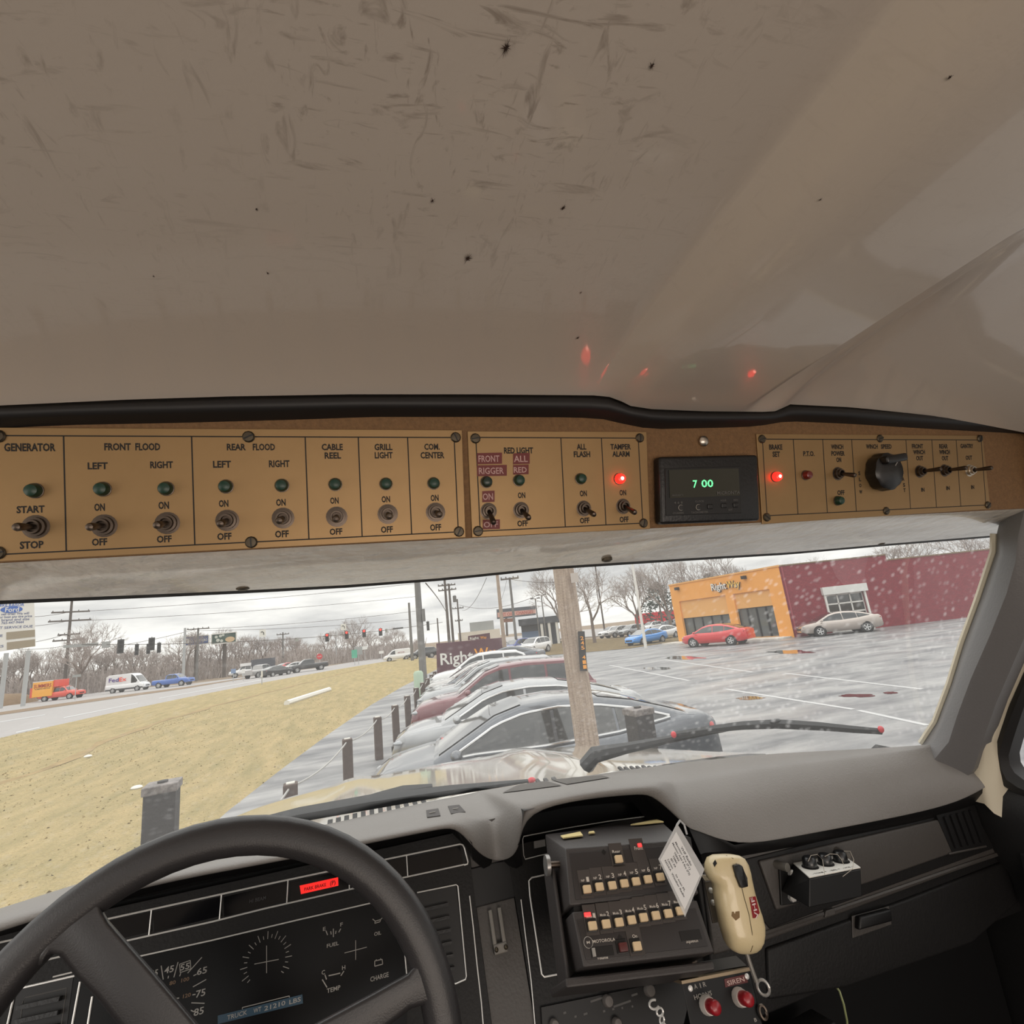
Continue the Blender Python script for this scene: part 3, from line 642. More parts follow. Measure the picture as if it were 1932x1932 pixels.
# box round 55
for q in [(339, 1819, 359, 1812), (359, 1812, 360, 1828), (360, 1828, 340, 1835), (340, 1835, 339, 1819)]: tick(*q, .0004)
tk.build('gauge_marks', m_print, dash)
tx = Words(m_print, dash)
for s_, x, y, w, h in [("45", 319.5, 1829, 17, 12), ("55", 349.5, 1823.5, 17, 11), ("65", 381.5, 1831.5, 18, 12), ("75", 379, 1873.5, 17, 13), ("85", 375.5, 1908, 18, 13), ("35", 292, 1836, 12, 12), ("E", 612, 1752.5, 5, 7), ("F", 644.5, 1744, 5, 7), ("FUEL", 628, 1782, 22, 7), ("C", 610, 1834.5, 6, 8), ("H", 648.5, 1825.5, 6, 8), ("TEMP", 629.5, 1866, 25, 8.5), ("OIL", 712.5, 1761, 13, 7), ("CHARGE", 716, 1843, 34, 9)]: tx.textpx(CL, s_, x, y, w, h, n=.0008)
Words(mat('brown_print', (112, 88, 66), .6), dash).textpx(CL, "80", 326, 1854, 11, 7, n=.0008).textpx(CL, "100", 350, 1848, 14, 7, n=.0008).textpx(CL, "120", 353, 1878, 14, 7, n=.0008)
tp = MB().pxprism(CL, [(411, 1932), (572, 1893), (570.5, 1876), (411, 1916)], .0008, .0014).build('tape_label', mat('blue_label_tape', (38, 66, 84), .4), dash, label='blue embossed tape label')
for s_, x, y, w in [("TRUCK", 448, 1914.5, 36), ("WT", 486, 1905, 14), ("21210", 519, 1897, 38), ("LBS", 557, 1887.5, 21)]:
    MB().textpx(CL, s_, x, y, w, 8.5, n=.0016).build('lettering', m_print, tp)
# right vent of the cluster
MB().pxprism(CL, [(775, 1688), (860, 1670), (878, 1846), (866, 1856), (790, 1874)], .0002, .001).build('vent_panel', m_black, dash)
pipe(CL, [(787, 1684), (861, 1669), (864, 1672), (880, 1842), (878, 1848), (860, 1856), (830, 1862)], .0009)
for k in range(6):
    y0 = 1705 + k * 24
    MB().pxprism(CL, [(800 + k * 2, y0 + 14), (846 + k * 2.4, y0 + 4), (845 + k * 2.4, y0 - 2), (800 + k * 2, y0 + 8)], .001, .007).build('vent_slat', m_dkplastic, dash)
pipe(CL, [(886, 1690), (893, 1750), (900, 1820), (908, 1890), (913, 1950)], .0009)
# left vent
MB().pxprism(CL, [(33, 1866), (139, 1842), (120, 1985), (8, 2010)], .0002, .001).build('vent_panel', m_black, dash)
pipe(CL, [(8, 1960), (26, 1880), (30, 1870), (36, 1865), (141, 1841)], .0012)
pipe(CL, [(151, 1852), (144, 1890), (134, 1945)], .0012)
pipe(CL, [(174, 1880), (170, 1905), (163, 1950)], .0012)
for k in range(4):
    y0 = 1884 + k * 26
    MB().pxprism(CL, [(36 - k * 4, y0 + 21), (117 - k * 3, y0 + 3), (119 - k * 3, y0 - 6), (38 - k * 4, y0 + 12)], .001, .010).build('vent_slat', m_dkplastic, dash)
pipe(CL, [(37, 1945), (43, 1890), (48, 1882), (126, 1864), (120, 1905), (114, 1945)], .0006, mt=m_dimprint)
# centre post with bare metal bracket
MB().box(CL, ub + .001, uc - .001, -.55, .02, -.03, -.004).build('center_post', m_dash2, dash)
br = MB(); g = CL.at(*cu(938, 1756), -.002)
br.box(g, -.0095, -.0035, -.026, .026, 0, .007).box(g, .0045, .0105, -.026, .026, 0, .007).box(g, -.0095, .0105, -.026, -.014, 0, .009)
bo = br.build('mounting_bracket', mat('dull_zinc', (122, 118, 112), .45, metal=.3), dash, bevel=.0015, label='bare metal two-prong bracket')
for u in (-.0065, .0075): MB().ball(g.p(u, -.02, .011), .003, .003, .003).build('screw', m_screw, bo, smooth=True)
# radio bay fascia
MB().box(CL, ub - .002, uc + .002, cu(940, 1702)[1], cu(940, 1625)[1], -.03, -.002).build('post_cap', m_black, dash, bevel=.002)
MB().box(CL, uc, ud, -.55, cu(1236, 1538)[1] + .004, -.03, -.0005).build('bay_fascia', m_dash, dash)
pipe(CL, [(1052, 1607), (1018, 1614), (991, 1621), (988, 1614), (986, 1584), (988, 1578), (1065, 1563), (1150, 1549), (1236, 1538), (1240, 1548)], .0008)
pipe(CL, [(1030, 1650), (1003, 1656), (998, 1662), (1000, 1690), (1022, 1838), (1027, 1843), (1070, 1835)], .0012)
pipe(CL, [(983, 1697), (992, 1770), (1002, 1850), (1010, 1940)], .0008)
MB().pxprism(CL, [(1007, 1601), (1028, 1597), (1027, 1584), (1006, 1588)], .0, .004).build('white_tab', mat('grey_tab', (150, 148, 145), .5), dash)
# heater control plate under the radio
MB().pxprism(CL, [(1025, 1990), (1330, 1920), (1320, 1838), (1020, 1900)], .0005, .004).build('heater_control_plate', m_black, dash)
for x, y, w in [(1064, 1910, 5), (1084, 1917, 4), (1103, 1912, 7), (1138, 1907, 4), (1155, 1903, 4), (1172, 1901, 3), (1191, 1898, 3), (1125, 1885, 26), (1172, 1893, 34), (1195, 1876, 12)]:
    p = cu(x, y); w *= .0008; MB().box(CL, p[0] - w / 2, p[0] + w / 2, p[1] - .0011, p[1] + .0011, .004, .0042).build('control_mark', m_dimprint, dash)
for x, y, r in [(1143, 1887, .007), (1221, 1867, .0075), (1043, 1931, .006), (1160, 1928, .006)]:
    f = CL.at(*cu(x, y), .004); MB().lathe(f, [(r, 0), (r, .008), (r * .8, .010), (.0003, .0105)], 14).build('control_knob', mat('grey_knob', (104, 98, 94), .5), dash, smooth=True)
# passenger side fascia
PF = tilt(aty(1600, 1620, .80), math.radians(10))
def fas(px, n0, n1, name, mt, bev=.003, par=None, lab=None): return MB().pxprism(PF, px, n0, n1).build(name, mt, par or dash, bevel=bev, seg=3, smooth=True, label=lab)
fas([(1290, 1650), (1850, 1480), (1960, 1680), (1400, 1900), (1330, 1900)], -.05, -.012, 'passenger_fascia', m_dash)
fas([(1318, 1620), (1838, 1503), (1893, 1607), (1440, 1772), (1340, 1800)], -.013, -.004, 'fascia_frame', m_dash2, .004)
fas([(1400, 1621), (1828, 1516), (1872, 1600), (1450, 1752), (1424, 1720)], -.006, -.002, 'fascia_recess', m_dash, .002)
fas([(1427, 1623), (1765, 1545), (1793, 1608), (1630, 1665), (1460, 1716)], -.004, .003, 'fascia_insert', m_dash2, .003)
MB().pxprism(PF, [(1791, 1608), (1859, 1594), (1833, 1518.5), (1760, 1536.5)], -.002, .004).build('vent_panel', m_black, dash)
for k in range(5):
    x0 = 1778 + k * 12
    MB().pxprism(PF, [(x0 + 22, 1600 - k * 2.6), (x0 + 27, 1599 - k * 2.6), (x0 + 4, 1540 - k * 3), (x0, 1541 - k * 3)], .004, .008).build('vent_slat', m_dkplastic, dash)
pipe(PF, [(1790, 1611), (1860, 1596.5)], .0016, 'vent_edge', m_dash2, .004)
pipe(PF, [(1340, 1616), (1500, 1578), (1700, 1533), (1826, 1508), (1838, 1522), (1880, 1602)], .002, 'fascia_bead', m_dash2, -.003)
pipe(PF, [(1440, 1762), (1560, 1722), (1700, 1674), (1800, 1639), (1886, 1610)], .003, 'fascia_bead', m_dash2, -.003)
gd = fas([(1436, 1785), (1560, 1742), (1700, 1692), (1884, 1622), (1905, 1700), (1820, 1775), (1585, 1857), (1440, 1880)], -.02, -.006, 'glove_box_door', m_dash, .004)
MB().pxprism(PF, [(1607, 1770), (1681, 1744), (1676, 1709), (1606, 1728)], -.0062, -.0045).build('latch_plate', m_dash2, gd, bevel=.001)
MB().pxprism(PF, [(1611, 1752), (1674, 1735), (1671, 1712), (1612, 1727)], -.005, .006).build('latch', m_black, gd, bevel=.003, seg=3, smooth=True)
MB().pxprism(PF, [(1549, 1729), (1569, 1723), (1567, 1711), (1551, 1716)], -.006, .002).build('hinge_tab', m_dash2, gd, bevel=.001)
fas([(1330, 1880), (1580, 1857), (1825, 1775), (1900, 2100), (1300, 2150)], -.26, -.20, 'lower_panel', m_black, .002)
MB().pxprism(PF, [(1420, 1960), (1530, 1900), (1545, 1935), (1500, 2000)], -.05, .0).build('lower_duct', m_dash, dash, bevel=.004, seg=3, smooth=True)
# things on the pad: grille, stickers
def padpatch(px, mt, name, th=.0012, lab=None):
    top = []; botm = []
    for x, y in px:
        p, n = hit(padS, x, y, th); top.append(p); botm.append(p - n * th * 1.6)
    return MB().prism(botm, top).build(name, mt, dash, label=lab)
def padgrid(q):
    a, b, c, d = [V((*p, 0)) for p in q]; rows_ = []
    for i in range(9):
        l = a.lerp(d, i / 8); r = b.lerp(c, i / 8); row = []
        for j in range(13):
            w = l.lerp(r, j / 12); p, n = hit(padS, w.x, w.y, .0012); row.append(p)
        rows_.append(row)
    return MB().loft(rows_, closed=False).build('defroster_grille', m_grille, dash)
m_grille = mat('speaker_grille', (100, 96, 92), .6, bump=(900, .6))
def finepoly(q, n=6):
    a, b, c, d = [V((*p, 0)) for p in q]; out = []
    for s_, e in ((a, b), (b, c), (c, d), (d, a)):
        out += [tuple(s_.lerp(e, k / n))[:2] for k in range(n)]
    return out
padgrid([(948, 1497), (1060, 1483), (1022, 1472), (975, 1483)])
padgrid([(1070, 1481), (1150, 1468), (1135, 1464), (1036, 1471)])
for q in ([(806, 1543.5), (831, 1540), (827, 1526.5), (804, 1530)], [(851, 1536.5), (878, 1533), (866, 1519.5), (845, 1522)]):
    s_ = padpatch(q, mat('dark_sticker', (46, 40, 38), .5), 'dash_sticker', lab='small dark worn sticker')
    c = (sum(p[0] for p in q) / 4, sum(p[1] for p in q) / 4); p, n = hit(padS, *c, .0022)
    g = Fr(p, V((1, .1, 0)), n.cross(V((1, .1, 0)).normalized())); g = Fr(p, g.u, n.cross(g.u)); MB().box(g, -.006, .004, -.002, .0005, -.0005, .0003).build('worn_patch', m_print, s_)

# ------------------------------------------------------------------ steering wheel
WH = Fr((-.153, .623, 2.062), (1, 0, 0), (0, math.cos(1.372), math.sin(1.372)))
sw = thing('steering_wheel', 'dark grey two-spoke steering wheel in front of the gauge cluster', 'steering wheel', WH.o)
rings = []
for k in range(65):
    a = 2 * math.pi * k / 64; c, s_ = math.cos(a), math.sin(a); ring = []
    for j in range(14):
        b = 2 * math.pi * j / 14; cc = math.cos(b); ss = math.sin(b)
        rr = .2165 + .0185 * math.copysign(abs(cc) ** .75, cc); hh = .0155 * math.copysign(abs(ss) ** .75, ss)
        ring.append(WH.p(rr * c, rr * s_, hh))
    rings.append(ring)
MB().loft(rings, True, False).build('rim', m_wheel, sw, smooth=True, split=1.3)
def spoke(px, name='spoke'):
    a = [WH.P(x, y, -.012) for x, y in px]; cen = sum(a, V()) / len(a)
    b = [WH.P(x, y, .0135) for x, y in px]; cb = sum(b, V()) / len(b)
    return MB().prism(a, [p.lerp(cb, .06) for p in b]).build(name, m_wheel, sw, smooth=True, bevel=.005, seg=3)
spoke([(60, 1800), (111, 1720), (150, 1690), (185, 1686), (191, 1712), (205, 1735), (290, 1831), (373, 1929), (430, 2000), (420, 2080), (330, 2060), (300, 2025), (220, 1931), (181, 1882), (140, 1841), (108, 1800), (85, 1795), (66, 1826)])
spoke([(812, 1790), (838, 1810), (862, 1930), (846, 1990), (832, 1960), (826, 1915), (806, 1894), (776, 1903), (735, 1935), (560, 2070), (440, 2150), (390, 2080), (480, 2000), (593, 1931), (700, 1874), (772, 1834), (787, 1815), (795, 1795)])
MB().lathe(WH, [(.05, -.05), (.052, -.006), (.045, .010), (.03, .013), (.0005, .013)], 28).build('hub', m_wheel, sw, smooth=True)
MB().tube([WH.p(0, 0, -.03), WH.p(0, -.12, -.30)], .03, 14).build('steering_column', m_dash, sw, smooth=True)

# ------------------------------------------------------------------ two way radio
RD = tilt(aty(1067, 1601, .70), math.radians(34), math.radians(8))
K = lambda a, b: (900 + a / 3.45, 1440 + b / 3.45)
rd = thing('two_way_radio', 'black two-way radio with two rows of beige push buttons mounted under the dash hood', 'radio', RD.P(1180, 1800))
m_rcase = mat('radio_case', (58, 54, 53), .5, bump=(500, .15, .003)); m_rface = mat('radio_face', (42, 37, 36), .5)
m_rsub = mat('radio_panel', (64, 58, 55), .5); m_btn = mat('beige_button', (214, 188, 150), .45); m_well = mat('button_well', (20, 18, 18), .4)
ru = lambda a, b: RD.uv(*K(a, b))
tl, trr, brr, bl = ru(575, 553), ru(1262, 470), ru(1535, 1195), ru(693, 1330)
ml = ru(625, 925); m2 = ru(1420, 800)
def rface(q, n0, n1, name, mt, bev=.002, par=None): return MB().outline(RD, q, n0, n1).build(name, mt, par or rd, bevel=bev, seg=3, smooth=True)
wR = trr[0]
_f = [RD.p(ml[0] - .004, ml[1]), RD.p(m2[0] + .002, ml[1]), RD.p(m2[0] + .002, tl[1]), RD.p(tl[0], tl[1])]
_b = [_f[0] - RD.n * .085, _f[1] - RD.n * .085, None, aty(1028, 1574, .79)]
_u = (_f[2] - _f[3]).normalized(); _w = (_b[3] - _f[3]); TOP = Fr(_f[3], _u, _w - _u * _w.dot(_u)); _b[2] = TOP.P(1243, 1545)
MB().prism(_b, _f).build('upper_case', m_rcase, rd, bevel=.002, seg=3, smooth=True)
rface([(bl[0], bl[1]), (brr[0], bl[1]), (brr[0] - .002, ml[1] - .006), (bl[0] - .003, ml[1] - .006)], -.085, .0, 'lower_case', m_rcase)
rface([(ml[0] + .002, ml[1] - .012), (m2[0] - .004, ml[1] - .012), (m2[0] - .004, ml[1] + .006), (ml[0] + .002, ml[1] + .006)], -.08, -.006, 'case_joint', m_black, .0005)
f_up = [(ml[0] + .004, ml[1] + .005), (m2[0] - .003, ml[1] + .005), (m2[0] - .003, tl[1] - .006), (tl[0] + .004, tl[1] - .006)]
rface(f_up, 0, .0012, 'face_panel', m_rface, .0003)
f_lo = [(bl[0] + .004, bl[1] + .006), (brr[0] - .006, bl[1] + .006), (brr[0] - .008, ml[1] - .014), (bl[0] + .001, ml[1] - .014)]
rface(f_lo, 0, .0012, 'face_panel', m_rface, .0003)
def cell(a, b, w, h, name='button_cell'):  # a raised strip behind each button
    p = ru(a, b); return MB().box(RD, p[0] - w / 2, p[0] + w / 2, p[1] - h * .28, p[1] + h * .72, .0012, .0020).build(name, m_rsub, rd)
def button(a, b, mt=m_btn, w=.0098, h=.0082, cw=.0160, ch=.029):
    if cw: cell(a, b, cw, ch)
    p = ru(a, b); o = MB().box(RD, p[0] - w * .72, p[0] + w * .60, p[1] - h * .65, p[1] + h * .95, .0016, .0030).build('button_well', m_well, rd, bevel=.0012)
    return MB().box(RD, p[0] - w / 2, p[0] + w / 2, p[1] - h / 2, p[1] + h / 2, .0024, .0075).build('push_button', mt, rd, bevel=.0010, seg=2, smooth=True)
lt = Words(mat('radio_print', (196, 188, 178), .6), rd)
npx = [(710, 828), (790, 812), (873, 803), (951, 790), (1027, 777), (1104, 763), (1184, 748)]
for k, (a, b) in enumerate(npx):
    button(a, b)
    lt.textpx(RD, "NP", *K(a - 24, b - 61), 6.5, 4.2, n=.0023).textpx(RD, str(k + 1), *K(a + 7, b - 69), 5, 9, n=.0023)
mpx = [(745, 1065), (833, 1053), (917, 1042), (998, 1027), (1075, 1011), (1155, 998), (1235, 985), (1312, 968)]
for k, (a, b) in enumerate(mpx):
    button(a, b)
    lt.textpx(RD, "Mode", *K(a - 17, b - 63), 11, 5, n=.0023)
    if k < 7: lt.textpx(RD, str(k + 1), *K(a + 14, b - 70), 4.8, 9.5, n=.0023)
button(915, 632, cw=.018, ch=.026)
cell(1052, 600, .019, .026)
button(1033, 1197, cw=.018, ch=.028)
button(943, 1203, mat('dull_red_button', (88, 40, 38), .4), cw=0)
lt.textpx(RD, "Rear", *K(903, 578), 15, 5.5, n=.0023).textpx(RD, "Front", *K(1048, 556), 16, 6.5, n=.0023).textpx(RD, "MOTOROLA", *K(824, 1155), 43, 6, n=.0015).textpx(RD, "On", *K(1022, 1128), 9, 6.5, n=.0023).textpx(RD, "Volume", *K(814, 1266), 21, 6.5, n=.0015).textpx(RD, "Squelch", *K(1395, 1157), 23, 6.5, n=.0015).textpx(RD, "M", *K(722, 1168), 6, 5, n=.0015)
f = RD.at(*ru(722, 1168)); MB().tube([f.p(.0052 * math.cos(k * math.pi / 10), .0052 * math.sin(k * math.pi / 10), .0014) for k in range(20)], .0004, 5, True).build('emblem_ring', m_print, rd)
m_rled = mat('lit_red_led', (255, 60, 60), .3, emit=((255, 40, 40), 3.0))
for a, b, w in [(716, 988, .0080), (1055, 537, .0052)]:
    p = ru(a, b); MB().box(RD, p[0] - w / 2, p[0] + w / 2, p[1] - .002, p[1] + .002, .0015, .0034).build('red_led', m_rled, rd, bevel=.0006)
for a, b in [(812, 1228), (1388, 1122)]:
    p = ru(a, b); o = MB().box(RD, p[0] - .0135, p[0] + .0135, p[1] - .0048, p[1] + .0048, .0008, .0018).build('slider_slot', m_well, rd, bevel=.0004)
    if a < 1000: MB().box(RD, p[0] - .012, p[0] - .0085, p[1] - .0038, p[1] + .0038, .001, .004).build('slider_knob', m_print, o)
for a, b in [(823, 580), (928, 1135)]:
    p = ru(a, b); MB().box(RD.at(*p).turn(math.pi / 4), -.0022, .0022, -.0022, .0022, .001, .0015).build('diamond_mark', m_well, rd)
# worn paper scraps on the case top
for q in ([(545, 478), (562, 492), (690, 476), (672, 452)], [(725, 462), (768, 458), (760, 447), (730, 452)], [(1000, 405), (1060, 402), (1215, 386), (1170, 372), (1120, 380)]):
    MB().prism([TOP.P(*K(a, b), .002) for a, b in q], [TOP.P(*K(a, b), .002) + TOP.n * .0015 for a, b in q]).build('paper_scrap', mat('yellow_paper', (214, 196, 140), .8), rd, label='torn yellow paper scrap')
# side bracket knobs
g = Fr(RD.p(tl[0] + .003, tl[1] - .010, -.028), -RD.n, RD.v)
g = Fr(g.o, RD.v, RD.n)
MB().lathe(g, [(.004, -.004), (.004, -.024)], 12).build('knob_shaft', m_nickel, rd, smooth=True)
MB().lathe(Fr(g.p(0, 0, -.02), g.u, g.v), [(.0115, .0), (.012, -.003), (.0115, -.005), (.0005, -.0055)], 20).build('bracket_knob', mat('knob_steel', (150, 148, 146), .3, metal=.6), rd, smooth=True)
MB().box(Fr(RD.o, RD.u, RD.v), tl[0] - .014, tl[0] - .009, bl[1] - .01, tl[1] - .005, -.075, -.03).build('mounting_bracket', m_rcase, rd, bevel=.002)
MB().box(RD, bl[0] - .02, brr[0], bl[1] - .014, bl[1] - .006, -.09, -.01).build('mounting_bracket', m_rcase, rd, bevel=.002)
kr = m2[0] + .002
kp = RD.p(kr, tl[1] - .025, -.03); g = Fr(kp, RD.v, -RD.n)
g = Fr(kp, -RD.n, RD.v); g = Fr(kp, RD.v, RD.n) if RD.v.cross(RD.n).dot(RD.u) > 0 else Fr(kp, RD.n, RD.v)
MB().lathe(g, [(.005, 0), (.005, .008), (.019, .008), (.020, .014), (.018, .020), (.0005, .021)], 20).build('bracket_knob', m_dkplastic, rd, smooth=True)

# ------------------------------------------------------------------ hanging card
CF = tilt(aty(1290, 1640, .635), math.radians(14))
card = thing('laminated_card', 'white laminated radio instruction card hanging askew on the right of the radio', 'card', CF.P(1292, 1730))
cq = [(1277, 1553.5), (1242, 1621), (1292, 1730), (1328.5, 1640)]
m_lam = bpy.data.materials.new('clear_laminate'); m_lam.use_nodes = True
b_ = m_lam.node_tree.nodes['Principled BSDF']; b_.inputs['Base Color'].default_value = (.75, .75, .75, 1); b_.inputs['Alpha'].default_value = .45; b_.inputs['Roughness'].default_value = .15
MB().pxprism(CF, cq, 0, .0007).build('laminate_sleeve', m_lam, card)
ci = [(1275.5, 1569), (1246, 1622.5), (1291.5, 1716.5), (1320.5, 1652)]
pp = MB().pxprism(CF, ci, .0007, .0011).build('paper', mat('paper_white', (226, 226, 226), .7), card)
a, b = CF.P(1275.5, 1569, .0011), CF.P(1320.5, 1652, .0011); c = CF.P(1246, 1622.5, .0011)
pu = (b - a).normalized(); pn = CF.n; pv = pn.cross(pu)
PG = Fr(a, pu, pv); Lw = (b - a).length; Hh = (c - a).dot(pv)
lt = Words(mat('grey_print', (84, 84, 86), .7), card)
skew = (c - a).dot(pu) / Hh
for k, (s_, w, x) in enumerate([("VHF Radio", .42, .5), ("Monitor Fire (F1)", .62, .42), ("Monitor Add 4 fire (F2)", .72, .42), ("TERRE", .2, .3), ("TEMA", .18, .3), ("SEY AA", .2, .3), ("Listen     to scan PL", .7, .5), ("NOAA  Weather Radio", .8, .5)]):
    h = Hh * (.10 + k * .108)
    lt.text(PG, s_, Lw * x + skew * h, h, w=Lw * w, h=abs(Hh) * (.058 if k else .075), n=.0003)
MB().tube([CF.P(1277, 1557, .001), CF.P(1283, 1548, -.004), CF.P(1291, 1556, -.010), CF.P(1296, 1574, -.012)], .0013, 6).build('hanging_loop', m_lam, card, smooth=True)
MB().pxprism(CF, [(1294, 1606), (1305, 1611), (1300, 1580), (1291, 1576)], -.006, -.001).build('clip', m_black, card, bevel=.001)

# ------------------------------------------------------------------ microphone
MF = tilt(aty(1390, 1700, .66), math.radians(12))
mic = thing('microphone', 'cream handheld radio microphone with red VHF label hanging right of the radio', 'microphone', MF.P(1400, 1800))
m_mic = mat('cream_plastic', (220, 203, 164), .34, coat=.35, var=(60, .5, (210, 190, 148)), bump=(500, .08, .003))
rowsx = [(1611.5, 1362, 1380), (1613.5, 1347, 1392), (1619, 1338, 1400), (1630, 1333.5, 1407), (1645, 1334, 1410), (1657, 1339, 1412), (1668, 1349, 1414), (1685, 1351, 1418), (1705, 1354, 1424), (1725, 1358, 1431), (1745, 1362, 1436), (1760, 1366.5, 1436), (1775, 1371, 1434), (1787, 1376, 1431), (1794, 1383, 1425), (1798, 1391, 1417)]
rings = []
for i, (y, xl, xr) in enumerate(rowsx):
    a = MF.P(xl, y); b = MF.P(xr, y); c = (a + b) / 2; r = (b - a).length / 2; d = (b - a).normalized()
    th = .019 * min(1, (r / .025)) * (1.0 if 3 < i < 13 else .85)
    ring = []
    for k in range(24):
        t = 2 * math.pi * k / 24; cc, ss = math.cos(t), math.sin(t)
        ring.append(c + d * r * math.copysign(abs(cc) ** .7, cc) + MF.n * th * math.copysign(abs(ss) ** .7, ss))
    rings.append(ring)
mbm = MB(); mbm.loft(rings); mbo = mbm.build('body', m_mic, mic, smooth=True, split=1.2)
def mpatch(px, mt, name, th=.001, lab=None, bev=0, par=None):
    tp_ = []; bt_ = []
    for x, y in px:
        p, n = hit(mbm, x, y, th); tp_.append(p); bt_.append(p - n * (th + .003))
    return MB().prism(bt_, tp_).build(name, mt, par or mic, label=lab, bevel=bev, seg=2, smooth=bev > 0)
def mline(pts, r, mt, name): return MB().tube([hit(mbm, x, y, -.0002)[0] for x, y in pts], r, 6).build(name, mt, mic, smooth=True)
mline([(1370, 1614), (1383, 1620), (1390, 1632), (1395, 1655), (1403, 1690), (1413, 1725), (1419, 1760), (1420, 1785), (1416, 1796)], .0007, mat('seam_brown', (96, 82, 54), .7), 'body_seam')
mpatch([(1395, 1675), (1408, 1672), (1404, 1655), (1397, 1633), (1391, 1630), (1381, 1632), (1386, 1652)], m_dkplastic, 'push_to_talk_button', .005, 'black push-to-talk button', .0015)
q = [(1420, 1732), (1427, 1731), (1431.5, 1722), (1424, 1691), (1413.5, 1693)]
tg = mpatch(q, mat('red_label', (140, 26, 34), .4), 'tape_label', .0012, 'red VHF label')
p, n = hit(mbm, 1422, 1713, .0018); uu = (hit(mbm, 1418.5, 1694)[0] - hit(mbm, 1427, 1729)[0]).normalized(); uu = (uu - n * uu.dot(n)).normalized()
MB().text(Fr(p, uu, n.cross(uu)), "VHF", 0, 0, h=.0062, w=.022, n=0).build('lettering', mat('label_white', (224, 200, 196), .6), tg)
mpatch([(1380, 1728), (1388, 1737), (1395.5, 1731), (1395, 1719), (1381, 1720)], mat('mic_hole', (120, 92, 52), .6), 'sound_port', .0004)
mpatch([(1348, 1636), (1353, 1629), (1349.5, 1622), (1345, 1629)], m_black, 'top_screw_hole', .0004)
# hanger strap below
MB().tube([MF.P(1408, 1795, .0), MF.P(1413, 1812, .0), MF.P(1421, 1836, .002), MF.P(1428, 1854, .004)], .0026, 8).build('hang_strap', MATS['dull_zinc'], mic, smooth=True)
g = MF.at(*MF.uv(1436, 1861), .004); MB().tube([g.p(.0052 * math.cos(k * math.pi / 8), .0075 * math.sin(k * math.pi / 8), .004 * math.cos(k * math.pi / 8)) for k in range(16)], .0017, 6, True).build('ring_terminal', mat('ring_metal', (170, 168, 164), .3, metal=.5), mic, smooth=True)
# hang-up bracket on the radio side
BK = tilt(aty(1345, 1700, .70), math.radians(20), math.radians(8))
bk = thing('microphone_bracket', 'bare metal bracket with rivets between radio and cream microphone', 'bracket', BK.P(1350, 1740))
m_zinc = mat('zinc_plate', (124, 118, 112), .42, metal=.35, var=(40, .8, (92, 84, 76)))
MB().pxprism(BK, [(1343, 1742), (1365, 1737), (1352, 1661), (1328, 1665)], 0, .0025).build('back_plate', m_zinc, bk, bevel=.0006)
MB().pxprism(BK, [(1326, 1662), (1352, 1660), (1345, 1652), (1318, 1650)], -.002, .004).build('top_flange', mat('zinc_bright', (190, 184, 176), .35, metal=.8), bk, bevel=.0006)
for x, y in [(1341, 1680), (1345.5, 1703)]: MB().ball(BK.P(x, y, .003), .0036, .0036, .0036).build('rivet', m_chrome, bk, smooth=True)
MB().pxprism(BK, [(1356, 1722), (1370, 1718), (1362, 1672), (1350, 1676)], -.004, .008).build('hook_slot', m_black, bk, bevel=.001)

# ------------------------------------------------------------------ three knob control box
kb = thing('control_box', 'black control box with three black knobs on a silver plate, on the passenger dash', 'control box', PF.P(1575, 1700))
n1 = .062; nb = .008
ft = [PF.P(1527, 1658, n1), PF.P(1624, 1639, n1), PF.P(1627, 1692, n1), PF.P(1527, 1713, n1)]
dB = PF.n * -(n1 - nb) + PF.v * .010
bk_ = [p + dB for p in ft]; bk_[0] = PF.P(1497, 1631, nb); bk_[1] = bk_[0] + (ft[1] - ft[0])
MB().prism([ft[3], ft[2], ft[1], ft[0]], [bk_[3], bk_[2], bk_[1], bk_[0]]).build('case', m_black, kb, bevel=.0015)
tn = (ft[1] - ft[0]).cross(bk_[0] - ft[0]).normalized()
KT = Fr(ft[0] + tn * .0006, ft[1] - ft[0], tn.cross((ft[1] - ft[0]).normalized())); Wd = (ft[1] - ft[0]).length; Dp = (bk_[0] - ft[0]).dot(KT.v); sk = (bk_[0] - ft[0]).dot(KT.u)
MB().outline(KT, [(0, 0), (Wd, 0), (Wd + sk, Dp), (sk, Dp)], 0, .0018).build('top_plate', mat('silver_plate', (226, 223, 216), .4), kb, bevel=.0004)
lt = MB(); lt.text(KT, "- TONE +   - BAL +   - VOL +", Wd * .5 + sk * .12, Dp * .11, w=Wd * .8, h=Dp * .07, n=.002); lt.build('lettering', m_ink, kb)
for k in range(3):
    t = .2 + k * .31; g = KT.at(Wd * t + sk * .55, Dp * .55, .0018)
    o = MB().lathe(g, [(.0125, 0), (.0125, .0008)], 20).build('dial_ring', m_ink, kb)
    MB().lathe(g, [(.0102, .0008), (.0105, .004), (.0098, .012), (.0075, .0145), (.0003, .015)], 20).build('knob', mat('gloss_black', (16, 16, 18), .35, coat=.3), kb, smooth=True)
MB().pxprism(PF, [(1472, 1708), (1508, 1703), (1504, 1634), (1496, 1630), (1468, 1634)], .004, .007).build('bracket_ear', m_black, kb, bevel=.001)
for x, y in [(1486, 1646), (1486, 1690)]:
    g = PF.at(*PF.uv(x, y), .007); MB().lathe(g, [(.0062, 0), (.0062, .006), (.0040, .008), (.0003, .0082)], 6).build('hex_bolt', m_chrome, kb)
for a, b in [((1462, 1630), (1486, 1637)), ((1576, 1604), (1600, 1616))]:
    MB().tube([PF.P(*a, .0), PF.P(*b, .022)], .0065, 10).build('stand_off', MATS['dull_zinc'], kb, smooth=True)
